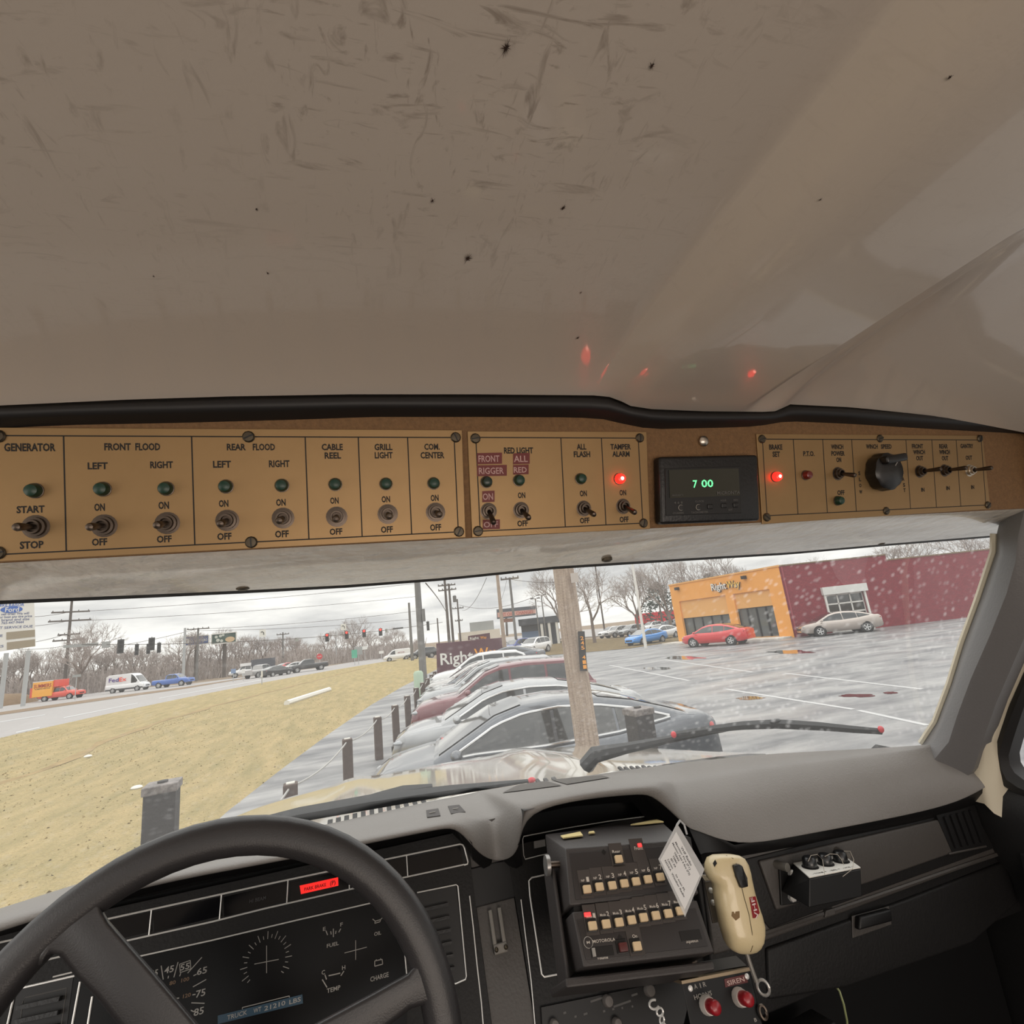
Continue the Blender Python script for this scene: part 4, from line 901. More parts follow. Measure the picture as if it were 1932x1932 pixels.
for pts in ([(1525, 1625, .075), (1530, 1614, .06), (1542, 1612, .055), (1552, 1622, .06), (1556, 1650, .078)], [(1556, 1616, .055), (1566, 1611, .05), (1580, 1612, .05), (1588, 1622, .055), (1592, 1632, .06)], [(1592, 1606, .04), (1604, 1606, .05), (1611, 1622, .055), (1608, 1640, .065), (1590, 1654, .072)]):
    P_ = [PF.P(x, y, n) for x, y, n in pts]; MB().tube(P_, .0004, 5).build('thin_wire', mat('grey_wire', (170, 160, 146), .4), kb, smooth=True)

# ------------------------------------------------------------------ siren and air horn box
SB = tilt(aty(1345, 1860, .66), math.radians(22), math.radians(3))
sb = thing('siren_switch_box', 'black switch box with red air horn and siren buttons below the microphone', 'switch box', SB.P(1370, 1930))
fa = [SB.uv(*p) for p in ((1318, 2010), (1452, 1985), (1414, 1826), (1285, 1851))]
_f = [SB.p(a, b) for a, b in fa]; _w = aty(1317, 1815, .735) - _f[3]; _u = (_f[2] - _f[3]).normalized(); ST_ = Fr(_f[3], _u, _w - _u * _w.dot(_u))
_bk = [_f[0] - SB.n * .055, _f[1] - SB.n * .055, ST_.P(1392, 1801), ST_.P(1317, 1815)]
MB().prism(_bk, _f).build('case', mat('box_black', (15, 14, 15), .4, spec=.3), sb, bevel=.0015)
MB().prism([ST_.P(x, y, 0) for x, y in ((1300, 1842), (1408, 1822), (1389, 1803), (1319, 1815))], [ST_.P(x, y, .0012) for x, y in ((1318, 1836), (1409, 1822), (1389, 1803), (1319, 1815))]).build('lid_plate', mat('dull_grey_metal', (112, 110, 107), .35, metal=.5), sb)
MB().outline(SB, [(fa[3][0], fa[3][1] - .003), (fa[2][0], fa[2][1] - .003), (fa[2][0], fa[2][1] + .0005), (fa[3][0], fa[3][1] + .0005)], -.056, .0008).build('lid_edge', mat('worn_edge', (150, 132, 108), .4, metal=.6), sb, bevel=.0004)
Words(m_print, sb).textpx(SB, "A", 1312, 1861, 6, 9, n=.0004).textpx(SB, "I", 1321, 1859.5, 1.6, 9, n=.0004).textpx(SB, "R", 1329, 1857, 6, 9, n=.0004).textpx(SB, "HORNS", 1326, 1877.5, 35, 9, n=.0004)
s_ = MB().pxprism(SB, [(1368, 1863), (1411, 1853.5), (1407, 1838), (1366, 1847)], 0, .0007).build('tape_label', mat('dark_red_tape', (92, 34, 32), .4), sb, label='red siren label')
MB().textpx(SB, "SIREN", 1387.5, 1851, 34, 8.5, n=.001).build('lettering', mat('siren_print', (206, 176, 168), .6), s_)
for x, y in [(1333, 1896), (1394, 1881)]:
    g = SB.at(*SB.uv(x, y)); o = MB().lathe(g, [(.0096, 0), (.0096, .003), (.0088, .006), (.0084, .009), (.0070, .009)], 18).build('button_collar', mat('white_collar', (206, 198, 190), .4), sb, smooth=True, label='white button collar')
    MB().lathe(g, [(.0070, .006), (.0074, .019), (.0068, .022), (.0050, .0235), (.0003, .024)], 18).build('red_button', mat('red_button', (150, 26, 36), .35, coat=.3), o, smooth=True, label='red push button')
for x, y in [(1302, 1864.5), (1408.5, 1842)]:
    g = SB.at(*SB.uv(x, y)); MB().lathe(g, [(.0030, 0), (.0030, .0012), (.002, .002), (.0003, .0021)], 12).build('screw', m_chrome, sb, smooth=True)
g = SB.at(*SB.uv(1309, 1822), -.02); MB().ball(SB.P(1309, 1821, -.03), .007, .004, .007).build('round_nut', m_nickel, sb, smooth=True)
g = SB.at(*SB.uv(1436, 1909)); o = MB().tube([g.p(.0045 * math.cos(k * math.pi / 7), .0062 * math.sin(k * math.pi / 7), .004) for k in range(14)], .0018, 6, True).build('toggle_collar', m_nickel, sb, smooth=True)
MB().textpx(SB, "B", 1425, 1924, 5, 7, n=.0004).build('lettering', m_print, sb)
# key ring hanging below the radio
kf = tilt(aty(1240, 1905, .70), 0)
kr_ = thing('key_ring', 'small steel ring with chain links hanging below the radio', 'ring', kf.P(1247, 1945))
MB().tube([kf.P(1234 + 9 * math.cos(t), 1895 + 9 * math.sin(t), .003 * math.sin(t)) for t in [.4 + k * .42 for k in range(12)]], .0014, 6).build('hook', m_chrome, kr_, smooth=True)
for k, (x, y) in enumerate([(1245, 1909), (1249, 1924), (1251, 1938)]):
    MB().tube([kf.P(x + (4 if k % 2 else 6) * math.cos(t), y + 8 * math.sin(t), .003 * math.cos(t)) for t in [j * math.pi / 6 for j in range(12)]], .0013, 5, True).build('link', m_chrome, kr_, smooth=True)
MB().tube([PF.P(1574, 1856, -.02), PF.P(1584, 1870, -.015), PF.P(1592, 1895, -.015), PF.P(1598, 1925, -.02), PF.P(1600, 1960, -.03)], .0016, 6).build('green_wire', mat('green_wire', (150, 156, 110), .5), None, smooth=True, label='thin pale green wire hanging under the glove box', cat='wire')
# ------------------------------------------------------------------ truck hood, cowl, wipers, gantry posts
m_hood = mat('hood_paint', (196, 188, 172), .12, coat=1.0)
th = thing('truck_hood', 'glossy pale truck hood stretching ahead of the windshield', 'hood', (.265, 1.8, 1.6))
rows = []
for y in [1.17, 1.25, 1.45, 1.7, 1.95, 2.15, 2.3, 2.38, 2.43, 2.45]:
    row = []
    for x in np.linspace(-.47, 1.0, 31):
        t = (x - .265) / .735
        z = 2.115 - .132 * (y - 1.17) - .03 * abs(t) ** 4 - (.05 * max(0, abs(t) - .93) / .07)
        if y < 2.3: z += .018 * math.exp(-((abs(t) - .42) / .10) ** 2) * min(1, (y - 1.17) * 2)
        z -= .10 * max(0, (y - 2.25) / .2) ** 2
        row.append(V((x, y - .08 * t * t * (y > 2)), )) if False else row.append(V((x, y - .12 * t * t * (y - 1.17) / 1.28, z)))
    rows.append(row)
rows.append([p + V((0, .01, -.5)) for p in rows[-1]])
MB().loft(rows, closed=False).build('hood_panel', m_hood, th, smooth=True, split=1.2)
MB().loft([[V((x, y, 2.10 - .132 * (y - 1.17) - .06 + dz)) for y in (1.17, 1.7, 2.2, 2.33)] for x, dz in ((-.47, .0), (-.475, -.5))], closed=False).build('hood_side', m_hood, th)
# cowl with its slotted grille
cw = MB(); cx = np.linspace(-.6, 1.06, 30)
cw.loft([[V((x, dash_y(x) + .012, 2.122)), V((x, dash_y(x) + .05, 2.128 - .06 * max(0, x - .55))), V((x, max(dash_y(x) + .06, 1.20 if -.45 < x < .62 else 0), 2.112 - .25 * max(0, x - .55)))] for x in cx], closed=False)
cwo = cw.build('cowl_panel', m_white, th, smooth=True)
def slots(pts, n, w, name='cowl_slots'):
    for k in range(n):
        t = k / max(1, n - 1); x = lerp([(i / (len(pts) - 1), p[0]) for i, p in enumerate(pts)], t); y = lerp([(i / (len(pts) - 1), p[1]) for i, p in enumerate(pts)], t)
        c, n_ = hit(cw, x, y, 0.)
        MB().box(Fr(c, V((1, 0, 0)), n_.cross(V((1, 0, 0)))), -w / 2, w / 2, -.014, .022, -.004, .0008).build('cowl_slot', m_black, cwo)
slots([(622, 1541), (680, 1530), (740, 1518), (800, 1506)], 12, .009)
slots([(1003, 1468), (1050, 1461)], 4, .008)
slots([(1165, 1443), (1250, 1433), (1340, 1424)], 16, .006)
m_wip = mat('wiper_black', (30, 33, 36), .45)
m_redtip = mat('red_tip', (206, 52, 62), .4)
w1 = thing('windshield_wiper', 'black driver side wiper lying low along the bottom of the windshield', 'wiper', on_glass(800, 1500, .03))
pts = [(380, 1577), (480, 1556), (565, 1537), (700, 1513), (850, 1491), (1000, 1473)]
MB().tube([on_glass(x, y, .022) for x, y in pts], [.004, .011, .014, .015, .011, .004], 6).build('blade', m_wip, w1, smooth=True)
MB().tube([on_glass(x, y, .045) for x, y in [(640, 1522), (720, 1502), (760, 1492), (815, 1484)]], [.006, .010, .011, .006], 6).build('arm', m_wip, w1, smooth=True)
MB().ball(on_glass(1003, 1472, .022), .009, .006, .006).build('red_tip', m_redtip, w1, smooth=True)
w2 = thing('windshield_wiper', 'black passenger side wiper with red end caps raised across the right of the windshield', 'wiper', on_glass(1110, 1440, .03))
pts = [(1268, 1386), (1330, 1377), (1400, 1369), (1465, 1366), (1540, 1370), (1610, 1376), (1664, 1379)]
MB().tube([on_glass(x, y, .022) for x, y in pts], [.005, .0075, .0095, .0105, .0095, .0075, .005], 6).build('blade', m_wip, w2, smooth=True)
MB().tube([on_glass(x, y + 4, .020) for x, y in pts], .003, 5).build('rubber_edge', m_black, w2, smooth=True)
MB().tube([on_glass(x, y, .04) for x, y in [(1106, 1445), (1122, 1424), (1180, 1412), (1268, 1394), (1380, 1374), (1466, 1364)]], [.017, .018, .012, .008, .005, .005], 8).build('arm', m_wip, w2, smooth=True)
for x, y in [(1271, 1386), (1662, 1376)]: MB().ball(on_glass(x, y, .02), .006, .006, .007).build('red_tip', m_redtip, w2, smooth=True)
MB().ball(on_glass(1463, 1360, .02), .014, .006, .004).build('pivot_clip', m_wip, w2, smooth=True)
m_gant = mat('gantry_black', (44, 40, 40), .55, var=(30, 1., (30, 28, 28)), bump=(60, .3))
for (x, ytop, xw0, xw1), lab in (((307, 1478, 281, 331), 'dark square steel gantry post on the truck front, seen above the steering wheel'), ((1203, 1337, 1183, 1225), 'dark square steel gantry post on the truck front, right of the wooden pole')):
    c = aty(x, ytop, 2.72); w = .115
    t = thing('gantry_post', lab, 'post', (c.x, c.y, .75), group='gantry posts at the truck front')
    f = Fr((c.x, c.y, 0), (1, .12, 0), (-.12, 1, 0))
    MB().box(f, -w / 2, w / 2, -w / 2, w / 2, .75, c.z - .012).build('post', m_gant, t, bevel=.006)
    MB().box(f, -w / 2 - .006, w / 2 + .006, -w / 2 - .006, w / 2 + .006, c.z - .03, c.z + .004).build('cap', mat('worn_cap', (150, 142, 138), .5, var=(40, 1.2, (60, 54, 52))), t, bevel=.004)
    MB().lathe(f.at(0, 0, c.z + .004), [(.02, 0), (.02, .008), (.0005, .01)], 10).build('cap_bolt', m_gant, t, smooth=True)
MB().box(WORLD, -1.0, 1.6, 2.66, 2.80, .55, .80).build('front_bumper', m_gant, th, bevel=.02)

# ------------------------------------------------------------------ ground
def G(x, y, z=0.): return atz(x, y, z)
m_far = mat('far_ground', (140, 122, 100), .95, var=(.15, .8, (118, 104, 88)))
m_asph = mat('wet_asphalt', (158, 157, 156), .55, var=(.45, 1.6, (88, 89, 93), (1, 2.6, 1)), bump=(40, .3, .01), spec=.5)
m_road = mat('road_asphalt', (166, 162, 160), .8, var=(.3, .8, (150, 146, 144), (1, 4, 1)))
m_grass = mat('dry_grass', (198, 174, 124), .95, var=(1.5, 1.1, (154, 142, 94), (1.8, .4, 1)), bump=(14, .8, .25))
m_bank = mat('bank_grass', (166, 144, 100), .95, var=(1.2, 1., (118, 100, 66)), bump=(14, 1., .3))
m_dirt = mat('median_dirt', (136, 114, 88), .95, var=(2, .8, (112, 92, 70)))
m_conc = mat('pale_concrete', (206, 202, 194), .85)
m_line = mat('faded_line_paint', (188, 188, 188), .7)
m_puddle = mat('puddle_water', (60, 58, 56), .03, spec=.8, coat=1.)
def noise_asphalt():
    t = m_asph.node_tree; b = t.nodes['Principled BSDF']
    tc = N(t, 'ShaderNodeTexCoord'); n = N(t, 'ShaderNodeTexNoise', i_Scale=.22, i_Detail=5); mp = N(t, 'ShaderNodeMapping'); mp.inputs['Scale'].default_value = (.8, 2.4, 1); mp.inputs['Rotation'].default_value = (0, 0, .3)
    r = N(t, 'ShaderNodeMapRange'); r.inputs[1].default_value = .4; r.inputs[2].default_value = .62; r.inputs[3].default_value = .36; r.inputs[4].default_value = .7
    t.links.new(tc.outputs['Object'], mp.inputs[0]); t.links.new(mp.outputs[0], n.inputs['Vector']); t.links.new(n.outputs['Fac'], r.inputs[0]); t.links.new(r.outputs[0], b.inputs['Roughness'])
noise_asphalt()
MB().poly([(-700, -200, -.6), (700, -200, -.6), (700, 1300, -.6), (-700, 1300, -.6)]).build('ground', m_far, kind='structure')
EDG = [(140, 1840), (330, 1620), (430, 1530), (530, 1452), (620, 1385), (700, 1330), (760, 1295), (800, 1275), (822, 1264)]
eg = [G(x, y) for x, y in EDG]
lot = [V((p.x, p.y, 0)) for p in eg] + [G(905, 1262), G(935, 1250), G(1010, 1238), G(1190, 1222), V((26.5, 52, 0)), V((30, 60, 0)), V((60, 60, 0)), V((70, 20, 0)), V((60, -10, 0)), V((-6, -10, 0)), V((-5.2, 3, 0))]
MB().poly(lot).build('parking_lot', m_asph, kind='structure')
NR = [(-400, 1520), (-150, 1430), (0, 1392), (120, 1364), (250, 1337), (380, 1310), (500, 1287), (640, 1262), (730, 1248), (770, 1239), (800, 1232)]
nr = [G(x, y) for x, y in NR]
# grass verge with a shallow ditch, between road and lot
def along(pts, n):
    d = [0]
    for a, b in zip(pts, pts[1:]): d.append(d[-1] + (b - a).length)
    out = []
    for k in range(n):
        s_ = d[-1] * k / (n - 1); out.append(V([float(np.interp(s_, d, [p[i] for p in pts])) for i in range(3)]))
    return out
near = [V((-9, -8, 0)), V((-5.2, 3, 0))] + eg + [G(840, 1256), G(860, 1248)]
ra = [V((-26, -8, 0))] + nr + [G(830, 1224), G(855, 1220)]
ny = sorted([(p.y, p.x) for p in near]); ry = sorted([(p.y, p.x) for p in ra])
ysv = [-8, -4, 0, 3, 5, 7, 9, 11, 13, 15, 18, 21, 25, 30, 36, 44, 54, 66, 80, 95, 110, 125]
rows = []
for y in ysv:
    a = lerp(ny, y); b = lerp(ry, y); row = []
    for k in range(46):
        t = k / 45; h = -.0 - .22 * math.exp(-((t - .62) / .07) ** 2) + .06 * math.sin(math.pi * t); h *= min(1, abs(a - b) / 12)
        row.append(V((a + (b - a) * t, y, h - .004)))
    rows.append(row)
gm_ = MB(); gm_.loft(rows, closed=False); gk = random.Random(3)
for k in range(14000):                                             # short dry tufts
    y = 3 + 34 * gk.random() ** 1.3; t = gk.random(); a = lerp(ny, y); b = lerp(ry, y); x = a + (b - a) * t
    h = -.22 * math.exp(-((t - .62) / .07) ** 2) + .06 * math.sin(math.pi * t); h *= min(1, abs(a - b) / 12)
    c = V((x, y, h - .02)); w = V((gk.uniform(-1, 1), gk.uniform(-1, 1), 0)) * .04; tp = V((gk.uniform(-.05, .05), gk.uniform(-.05, .05), gk.uniform(.02, .045)))
    gm_.add([c - w, c + w, c + tp], [(0, 1, 2)])
dit = []
for y in np.linspace(4, 110, 70):
    a = lerp(ny, y); b = lerp(ry, y); j = .03 * math.sin(y * 1.3) * math.sin(y * .37); h = min(1, abs(a - b) / 12)
    dit.append([V((a + (b - a) * (t + j * .3), y, (-.22 * math.exp(-((t + j * .3 - .62) / .07) ** 2)) * h + .065)) for t in (.605 - .012 * math.sin(y * .9), .62, .632 + .01 * math.sin(y * 1.7))])
MB().loft(dit, closed=False).build('ditch', mat('ditch_brown', (168, 144, 96), .95, var=(2, 1., (120, 100, 62))), kind='structure')
gm_.build('grass', m_grass, label='dry yellow-green grass verge sloping between the road and the parking lot', cat='grass', kind='stuff')
FR_ = [(-400, 1440), (0, 1334), (100, 1315), (250, 1299), (360, 1290), (480, 1275), (600, 1260), (700, 1243), (800, 1225)]
fr = [G(x, y, -.06) for x, y in FR_]
MB().poly([V((p.x, p.y, -.11)) for p in reversed(fr)] + [V((-200, -60, -.11)), V((-420, 500, -.11)), V((200, 620, -.11)), V((330, 200, -.11)), V((120, 10, -.11)), V((60, 60, -.11)), V((24, 70, -.11))]).build('far_field', m_far, kind='structure')
nrr = [V((p.x, p.y, -.06)) for p in nr]
MB().poly([V((-90, -60, -.06)), V((-24, -20, -.06))] + nrr + list(reversed(fr))).build('road', m_road, kind='structure')
md = [G(x, y, -.04) for x, y in [(-300, 1428), (0, 1349), (180, 1323), (350, 1299), (470, 1279)]]
mdt = [G(x, y, -.04) for x, y in [(-300, 1418), (0, 1343.5), (180, 1318), (350, 1296), (470, 1277.5)]]
MB().poly(md + list(reversed(mdt))).build('median', m_dirt, kind='structure')
for q in ([(0, 1327), (62, 1317), (62, 1315), (0, 1324)],): MB().poly([G(x, y, -.03) for x, y in q]).build('sidewalk', m_conc, kind='structure')
for k, q in enumerate([[(0, 1363), (85, 1349), (85, 1348), (0, 1361.5)], [(30, 1383), (75, 1373), (75, 1371.5), (30, 1381)], [(300, 1318), (500, 1282), (500, 1281), (300, 1317)], [(120, 1355), (260, 1327), (260, 1326), (120, 1353.5)]]):
    MB().poly([G(x, y, -.05) for x, y in q]).build('lane_line', m_line, kind='structure')
# lot: painted bay lines and puddles
def gl(x0, y0, x1, y1, w):
    a, b = G(x0, y0, .004), G(x1, y1, .004); d = (b - a).normalized().cross(V((0, 0, 1))) * w
    MB().poly([a - d, b - d, b + d, a + d]).build('lot_line', m_line, kind='structure')
for q in [(1150, 1255, 1300, 1284), (1370, 1300, 1610, 1338), (1480, 1270, 1740, 1300), (1620, 1340, 1750, 1368), (1255, 1245, 1420, 1268)]: gl(*q, .06)
def puddle(x, y, rx, ry, lab, k):
    g = random.Random(k); q = []
    for i in range(22):
        a = 2 * math.pi * i / 22; r = g.uniform(.7, 1.1); q.append(G(x + rx * r * math.cos(a), y + ry * r * math.sin(a), .006))
    MB().poly(q).build('puddle', m_puddle, label=lab, cat='puddle')
puddle(1492, 1230, 48, 3.6, 'long puddle in front of the orange storefront reflecting it', 1); puddle(1290, 1241, 40, 3.4, 'puddle in front of the red sedan', 2); puddle(1240, 1261, 30, 3, 'pale puddle left of the open lot, below the blue coupe', 3)
puddle(1416, 1317, 32, 3.4, 'brown puddle in the lot, left of the two nearer puddles', 4); puddle(1617, 1312, 36, 3.4, 'dark puddle in the middle of the open lot', 5); puddle(1680, 1307, 14, 2.4, 'small dark puddle right of the middle lot puddle', 6)
# white pipe lying in the grass
a, b = G(541, 1327, .12), G(621, 1301, .12)
MB().tube([a, b], .16, 8).build('white_pipe', m_white, smooth=True, label='long white pipe lying in the grass verge', cat='pipe')
for x, y in [(166, 1427), (258, 1486)]: MB().ball(G(x, y, .05), .12, .09, .05).build('litter_scrap', m_white, smooth=True, label='small white scrap of litter in the ' + ('grass, nearer the truck' if y > 1450 else 'grass, farther toward the road'), cat='litter')

# ------------------------------------------------------------------ vehicles
m_tyre = mat('tyre', (30, 30, 31), .8); m_rim = mat('alloy_rim', (206, 206, 206), .3, metal=.2); m_arch = mat('wheel_arch', (12, 12, 13), .9)
m_cglass = mat('car_glass', (26, 32, 34), .05, coat=1.); m_hl = mat('headlight_lens', (150, 154, 158), .1, coat=1.); m_tl = mat('tail_lens', (170, 24, 28), .2, coat=.8)
m_trimw = mat('window_chrome', (226, 226, 226), .15, metal=1.)
def paint(name, c, coat=1., metal=0.): return mat('paint_' + name, c, .22, metal=metal, coat=coat)
BODY = dict(
 sedan=dict(L=4.93, W=1.85, zb=.24, top=[(-2.465, .62), (-2.44, .98), (-2.30, 1.075), (-1.9, 1.09), (-1.0, .98), (0, .935), (.95, .95), (1.6, .91), (2.15, .83), (2.38, .70), (2.465, .50)],
   roof=[(-2.12, 1.08), (-1.75, 1.21), (-1.3, 1.35), (-.8, 1.45), (-.25, 1.49), (.25, 1.465), (.65, 1.37), (1.50, .95)], hw=[(-2.465, .74), (-2.2, .86), (-1.3, .92), (0, .925), (1.4, .915), (2.0, .84), (2.3, .70), (2.465, .52)], wb=(-1.40, 1.42), r=.33, wins=[(-1.92, -1.02), (-.98, -.16), (-.11, 1.38)], wr=.62),
 suv=dict(L=4.7, W=1.9, zb=.28, top=[(-2.35, .62), (-2.33, 1.08), (-1.5, 1.10), (0, 1.05), (1.0, 1.08), (1.7, 1.02), (2.1, .93), (2.3, .78), (2.35, .55)],
   roof=[(-2.28, 1.1), (-2.05, 1.5), (-1.7, 1.66), (-.6, 1.71), (.05, 1.68), (.45, 1.57), (1.2, 1.08)], hw=[(-2.35, .80), (-2.1, .91), (0, .95), (1.6, .93), (2.1, .84), (2.35, .62)], wb=(-1.35, 1.40), r=.37, wins=[(-1.98, -1.12), (-1.06, -.2), (-.14, .9)], wr=.68),
 pickup=dict(L=5.8, W=2.0, zb=.42, top=[(-2.9, .7), (-2.88, 1.18), (-.75, 1.18), (0, 1.2), (1.2, 1.22), (2.3, 1.16), (2.75, 1.05), (2.9, .7)],
   roof=[(-.80, 1.2), (-.72, 1.75), (-.4, 1.88), (.6, 1.88), (.85, 1.78), (1.45, 1.22)], hw=[(-2.9, .92), (-2.5, .97), (0, 1.0), (2.2, .99), (2.7, .92), (2.9, .78)], wb=(-1.75, 1.85), r=.40, wins=[(-.62, .25), (.30, 1.2)], wr=.74),
 van=dict(L=6.0, W=2.05, zb=.36, top=[(-3.0, .7), (-2.98, 1.2), (0, 1.2), (2.0, 1.25), (2.55, 1.15), (2.9, .95), (3.0, .6)],
   roof=[(-2.97, 1.25), (-2.9, 2.5), (-2.6, 2.68), (.6, 2.70), (1.1, 2.62), (1.5, 2.3), (2.35, 1.22)], hw=[(-3.0, .98), (0, 1.02), (2.2, 1.0), (2.7, .88), (3.0, .7)], wb=(-1.75, 2.05), r=.37, wins=[(1.0, 1.95)], wr=.92),
 minivan=dict(L=4.8, W=1.85, zb=.28, top=[(-2.4, .6), (-2.38, 1.05), (0, 1.02), (1.3, 1.08), (1.95, .95), (2.3, .75), (2.4, .5)],
   roof=[(-2.37, 1.1), (-2.28, 1.65), (-2.0, 1.84), (.3, 1.86), (.75, 1.75), (1.6, 1.08)], hw=[(-2.4, .86), (0, .93), (1.6, .90), (2.1, .78), (2.4, .58)], wb=(-1.35, 1.40), r=.33, wins=[(.42, 1.3)], wr=.76),
)
def car(kind, pm, name, label, cat, group=None, chrome=False, glass_back=True, scale=1., dark_lower=None, rim=None):
    B = BODY[kind]; L = B['L']; t = thing(name, label, cat, (0, 0, 0), group)
    xs = sorted(set([p[0] for p in B['top']] + list(np.linspace(-L / 2, L / 2, 19)))); zb = B['zb']
    rings = []
    for x in xs:
        zt = lerp(B['top'], x); w = lerp(B['hw'], x); z0 = zb + .10 * max(0, (abs(x) - L * .42) / (L * .08)); h = zt - z0
        half = [(w * .85, z0), (w * .97, z0 + min(.12, h * .2)), (w, z0 + h * .45), (w * .99, z0 + h * .70), (w * .95, zt - .045), (w * .89, zt), (w * .5, zt + .018)]
        rings.append([V((x, -a, b)) for a, b in half] + [V((x, 0, zt + .026))] + [V((x, a, b)) for a, b in reversed(half)])
    MB().loft(rings).build('body', pm, t, smooth=True, world=True, split=.75)
    R = B['roof']; xa, xb = R[0][0], R[-1][0]
    def sec(x):
        zr = lerp(R, x); zt = lerp(B['top'], x); wb_ = lerp(B['hw'], x) * .90; k = max(0, (zr - zt) / (max(p[1] for p in R) - zt + 1e-6)); wr = wb_ + (B['wr'] - wb_) * k
        return zt, zr, wb_, wr
    xs = sorted(set([p[0] for p in R] + list(np.linspace(xa, xb, 25)))); rings = []
    def side(x, h, off=0.):
        zt, zr, wb_, wr = sec(x); z0, z1 = zt - .01, max(zt, zr - .04)
        return V((x, (wb_ + (wr - wb_) * h) + off, z0 + (z1 - z0) * h))
    for x in xs:
        zt, zr, wb_, wr = sec(x)
        half = [side(x, 0), side(x, .35), side(x, .7), side(x, 1.), V((x, wr * .9, zr - .004)), V((x, wr * .5, zr + .012))]
        rings.append([V((p.x, -p.y, p.z)) for p in half] + [V((x, 0, zr + .018))] + [p for p in reversed(half)])
    MB().loft(rings, closed=False).build('roof', pm, t, smooth=True, split=.8)
    for sg in (-1, 1):
        allb = []
        for (w0, w1) in B['wins']:
            lo, hi = [], []
            for x in np.linspace(w0, w1, 12):
                zt, zr, wb_, wr = sec(x); H = max(1e-4, zr - zt - .03)
                h0 = .03 / H; h1 = 1 - .06 / H
                if h1 - h0 < .06: continue
                lo.append(side(x, h0, .006)); hi.append(side(x, h1, .006))
            if len(lo) < 3: continue
            m = MB(); m.loft([[V((a.x, sg * a.y, a.z)), V(((a.x + b.x) / 2, sg * ((a.y + b.y) / 2 + .006), (a.z + b.z) / 2)), V((b.x, sg * b.y, b.z))] for a, b in zip(lo, hi)], closed=False)
            m.build('window', m_cglass, t, smooth=True); allb.append((lo, hi))
        if chrome and allb:
            lo = [p for a in allb for p in a[0]]; hi = [p for a in allb for p in a[1]]
            lp = lo + list(reversed(hi)); m = MB(); m.tube([V((p.x, sg * (p.y + .004), p.z)) for p in lp], .018, 6, True); m.build('window_trim', m_trimw, t, smooth=True)
    # windshield and rear window
    fx = [p[0] for p in R]; 
    def pane(x0, x1, nm):
        m = MB(); m.loft([[V((x, k * sec(x)[3] * .86, sec(x)[1] + .020 - abs(k) ** 2 * .012)) + V((0, 0, .006)) for k in (-1, -.5, 0, .5, 1)] for x in np.linspace(x0, x1, 7)], closed=False)
        m.build(nm, m_cglass, t, smooth=True)
    n_ = len(R)
    pane(R[-1][0] - .06, (R[-3][0] if kind in ('sedan', 'suv') else R[-2][0]) + .02, 'windshield')
    if glass_back: pane(R[0][0] + .06, (R[3][0] if kind == 'sedan' else R[2][0]) - .04, 'rear_window')
    for x in B['wb']:
        for sg in (-1, 1):
            w = lerp(B['hw'], x); f = Fr((x, sg * (w - .10), B['r']), (1, 0, 0), (0, 0, sg * 1.0)); f = Fr(f.o, V((sg * -1, 0, 0)), (0, 0, 1)) ; f.n = V((0, sg, 0))
            MB().lathe(f, [(B['r'] * 1.16, -.1), (B['r'] * 1.16, .098)], 20).build('wheel_arch', m_arch, t)
            wo = MB().lathe(f, [(B['r'] * .6, -.1), (B['r'] * .97, -.1), (B['r'], -.07), (B['r'], .085), (B['r'] * .97, .112), (B['r'] * .68, .114), (B['r'] * .66, .10)], 20).build('wheel', m_tyre, t, smooth=True, split=.5)
            m = MB(); r_ = B['r'] * .66; m.tube([f.p(r_ * .95 * math.cos(k * math.pi / 10), r_ * .95 * math.sin(k * math.pi / 10), .11) for k in range(20)], r_ * .07, 5, True)
            for k in range(5):
                g = f.turn(k * 2 * math.pi / 5); g.n = f.n; m.box(g, 0, r_ * .95, -r_ * .16, r_ * .16, .096, .112)
            m.build('rim', rim or m_rim, wo)
    xe = L / 2
    for sg in (-1, 1):
        zt = lerp(B['top'], xe - .22); w = lerp(B['hw'], xe - .22)
        MB().ball((xe - .22, sg * w * .84, zt - .10), .17, .09, .05, n=12).build('headlight', m_hl, t, smooth=True)
        zt = lerp(B['top'], -xe + .10); w = lerp(B['hw'], -xe + .1)
        MB().ball((-xe + .12, sg * w * .86, zt - .13), .075, .13, .07, n=12).build('taillight', m_tl, t, smooth=True)
        x = R[-1][0] - .30; w = lerp(B['hw'], x)
        MB().ball((x, sg * (w + .07), lerp(B['top'], x) + .07), .08, .11, .075, n=10).build('side_mirror', pm, t, smooth=True)
    zt = lerp(B['top'], xe - .05)
    MB().box(WORLD, xe - .12, xe + .005, -.42, .42, zt - .17, zt - .02).build('grille', m_black, t)
    if dark_lower: MB().loft([[V((x, -lerp(B['hw'], x) * 1.005, zb + .02)), V((x, -lerp(B['hw'], x) * 1.01, zb + .22))] for x in np.linspace(-L / 2 + .1, L / 2 - .2, 14)], closed=False).build('lower_trim', m_black, t)
    if scale != 1.: t.scale = (scale,) * 3
    return t
def place(t, x, y, deg, z=0.): t.location = (x, y, z); t.rotation_euler = (0, 0, math.radians(deg)); return t
def between(t, nose, tail, kind, side=1, z=0.):
    """put a car so that the ground contacts of its visible side run from nose to tail (world xy)"""
    a = V((*nose, 0)); b = V((*tail, 0)); d = (a - b).normalized(); n = V((d.y, -d.x, 0))
    c = (a + b) / 2; 
    if n.dot(c) < 0: n = -n
    c = c + n * BODY[kind]['W'] * .5 * side
    return place(t, c.x, c.y, math.degrees(math.atan2(d.y, d.x)), z)
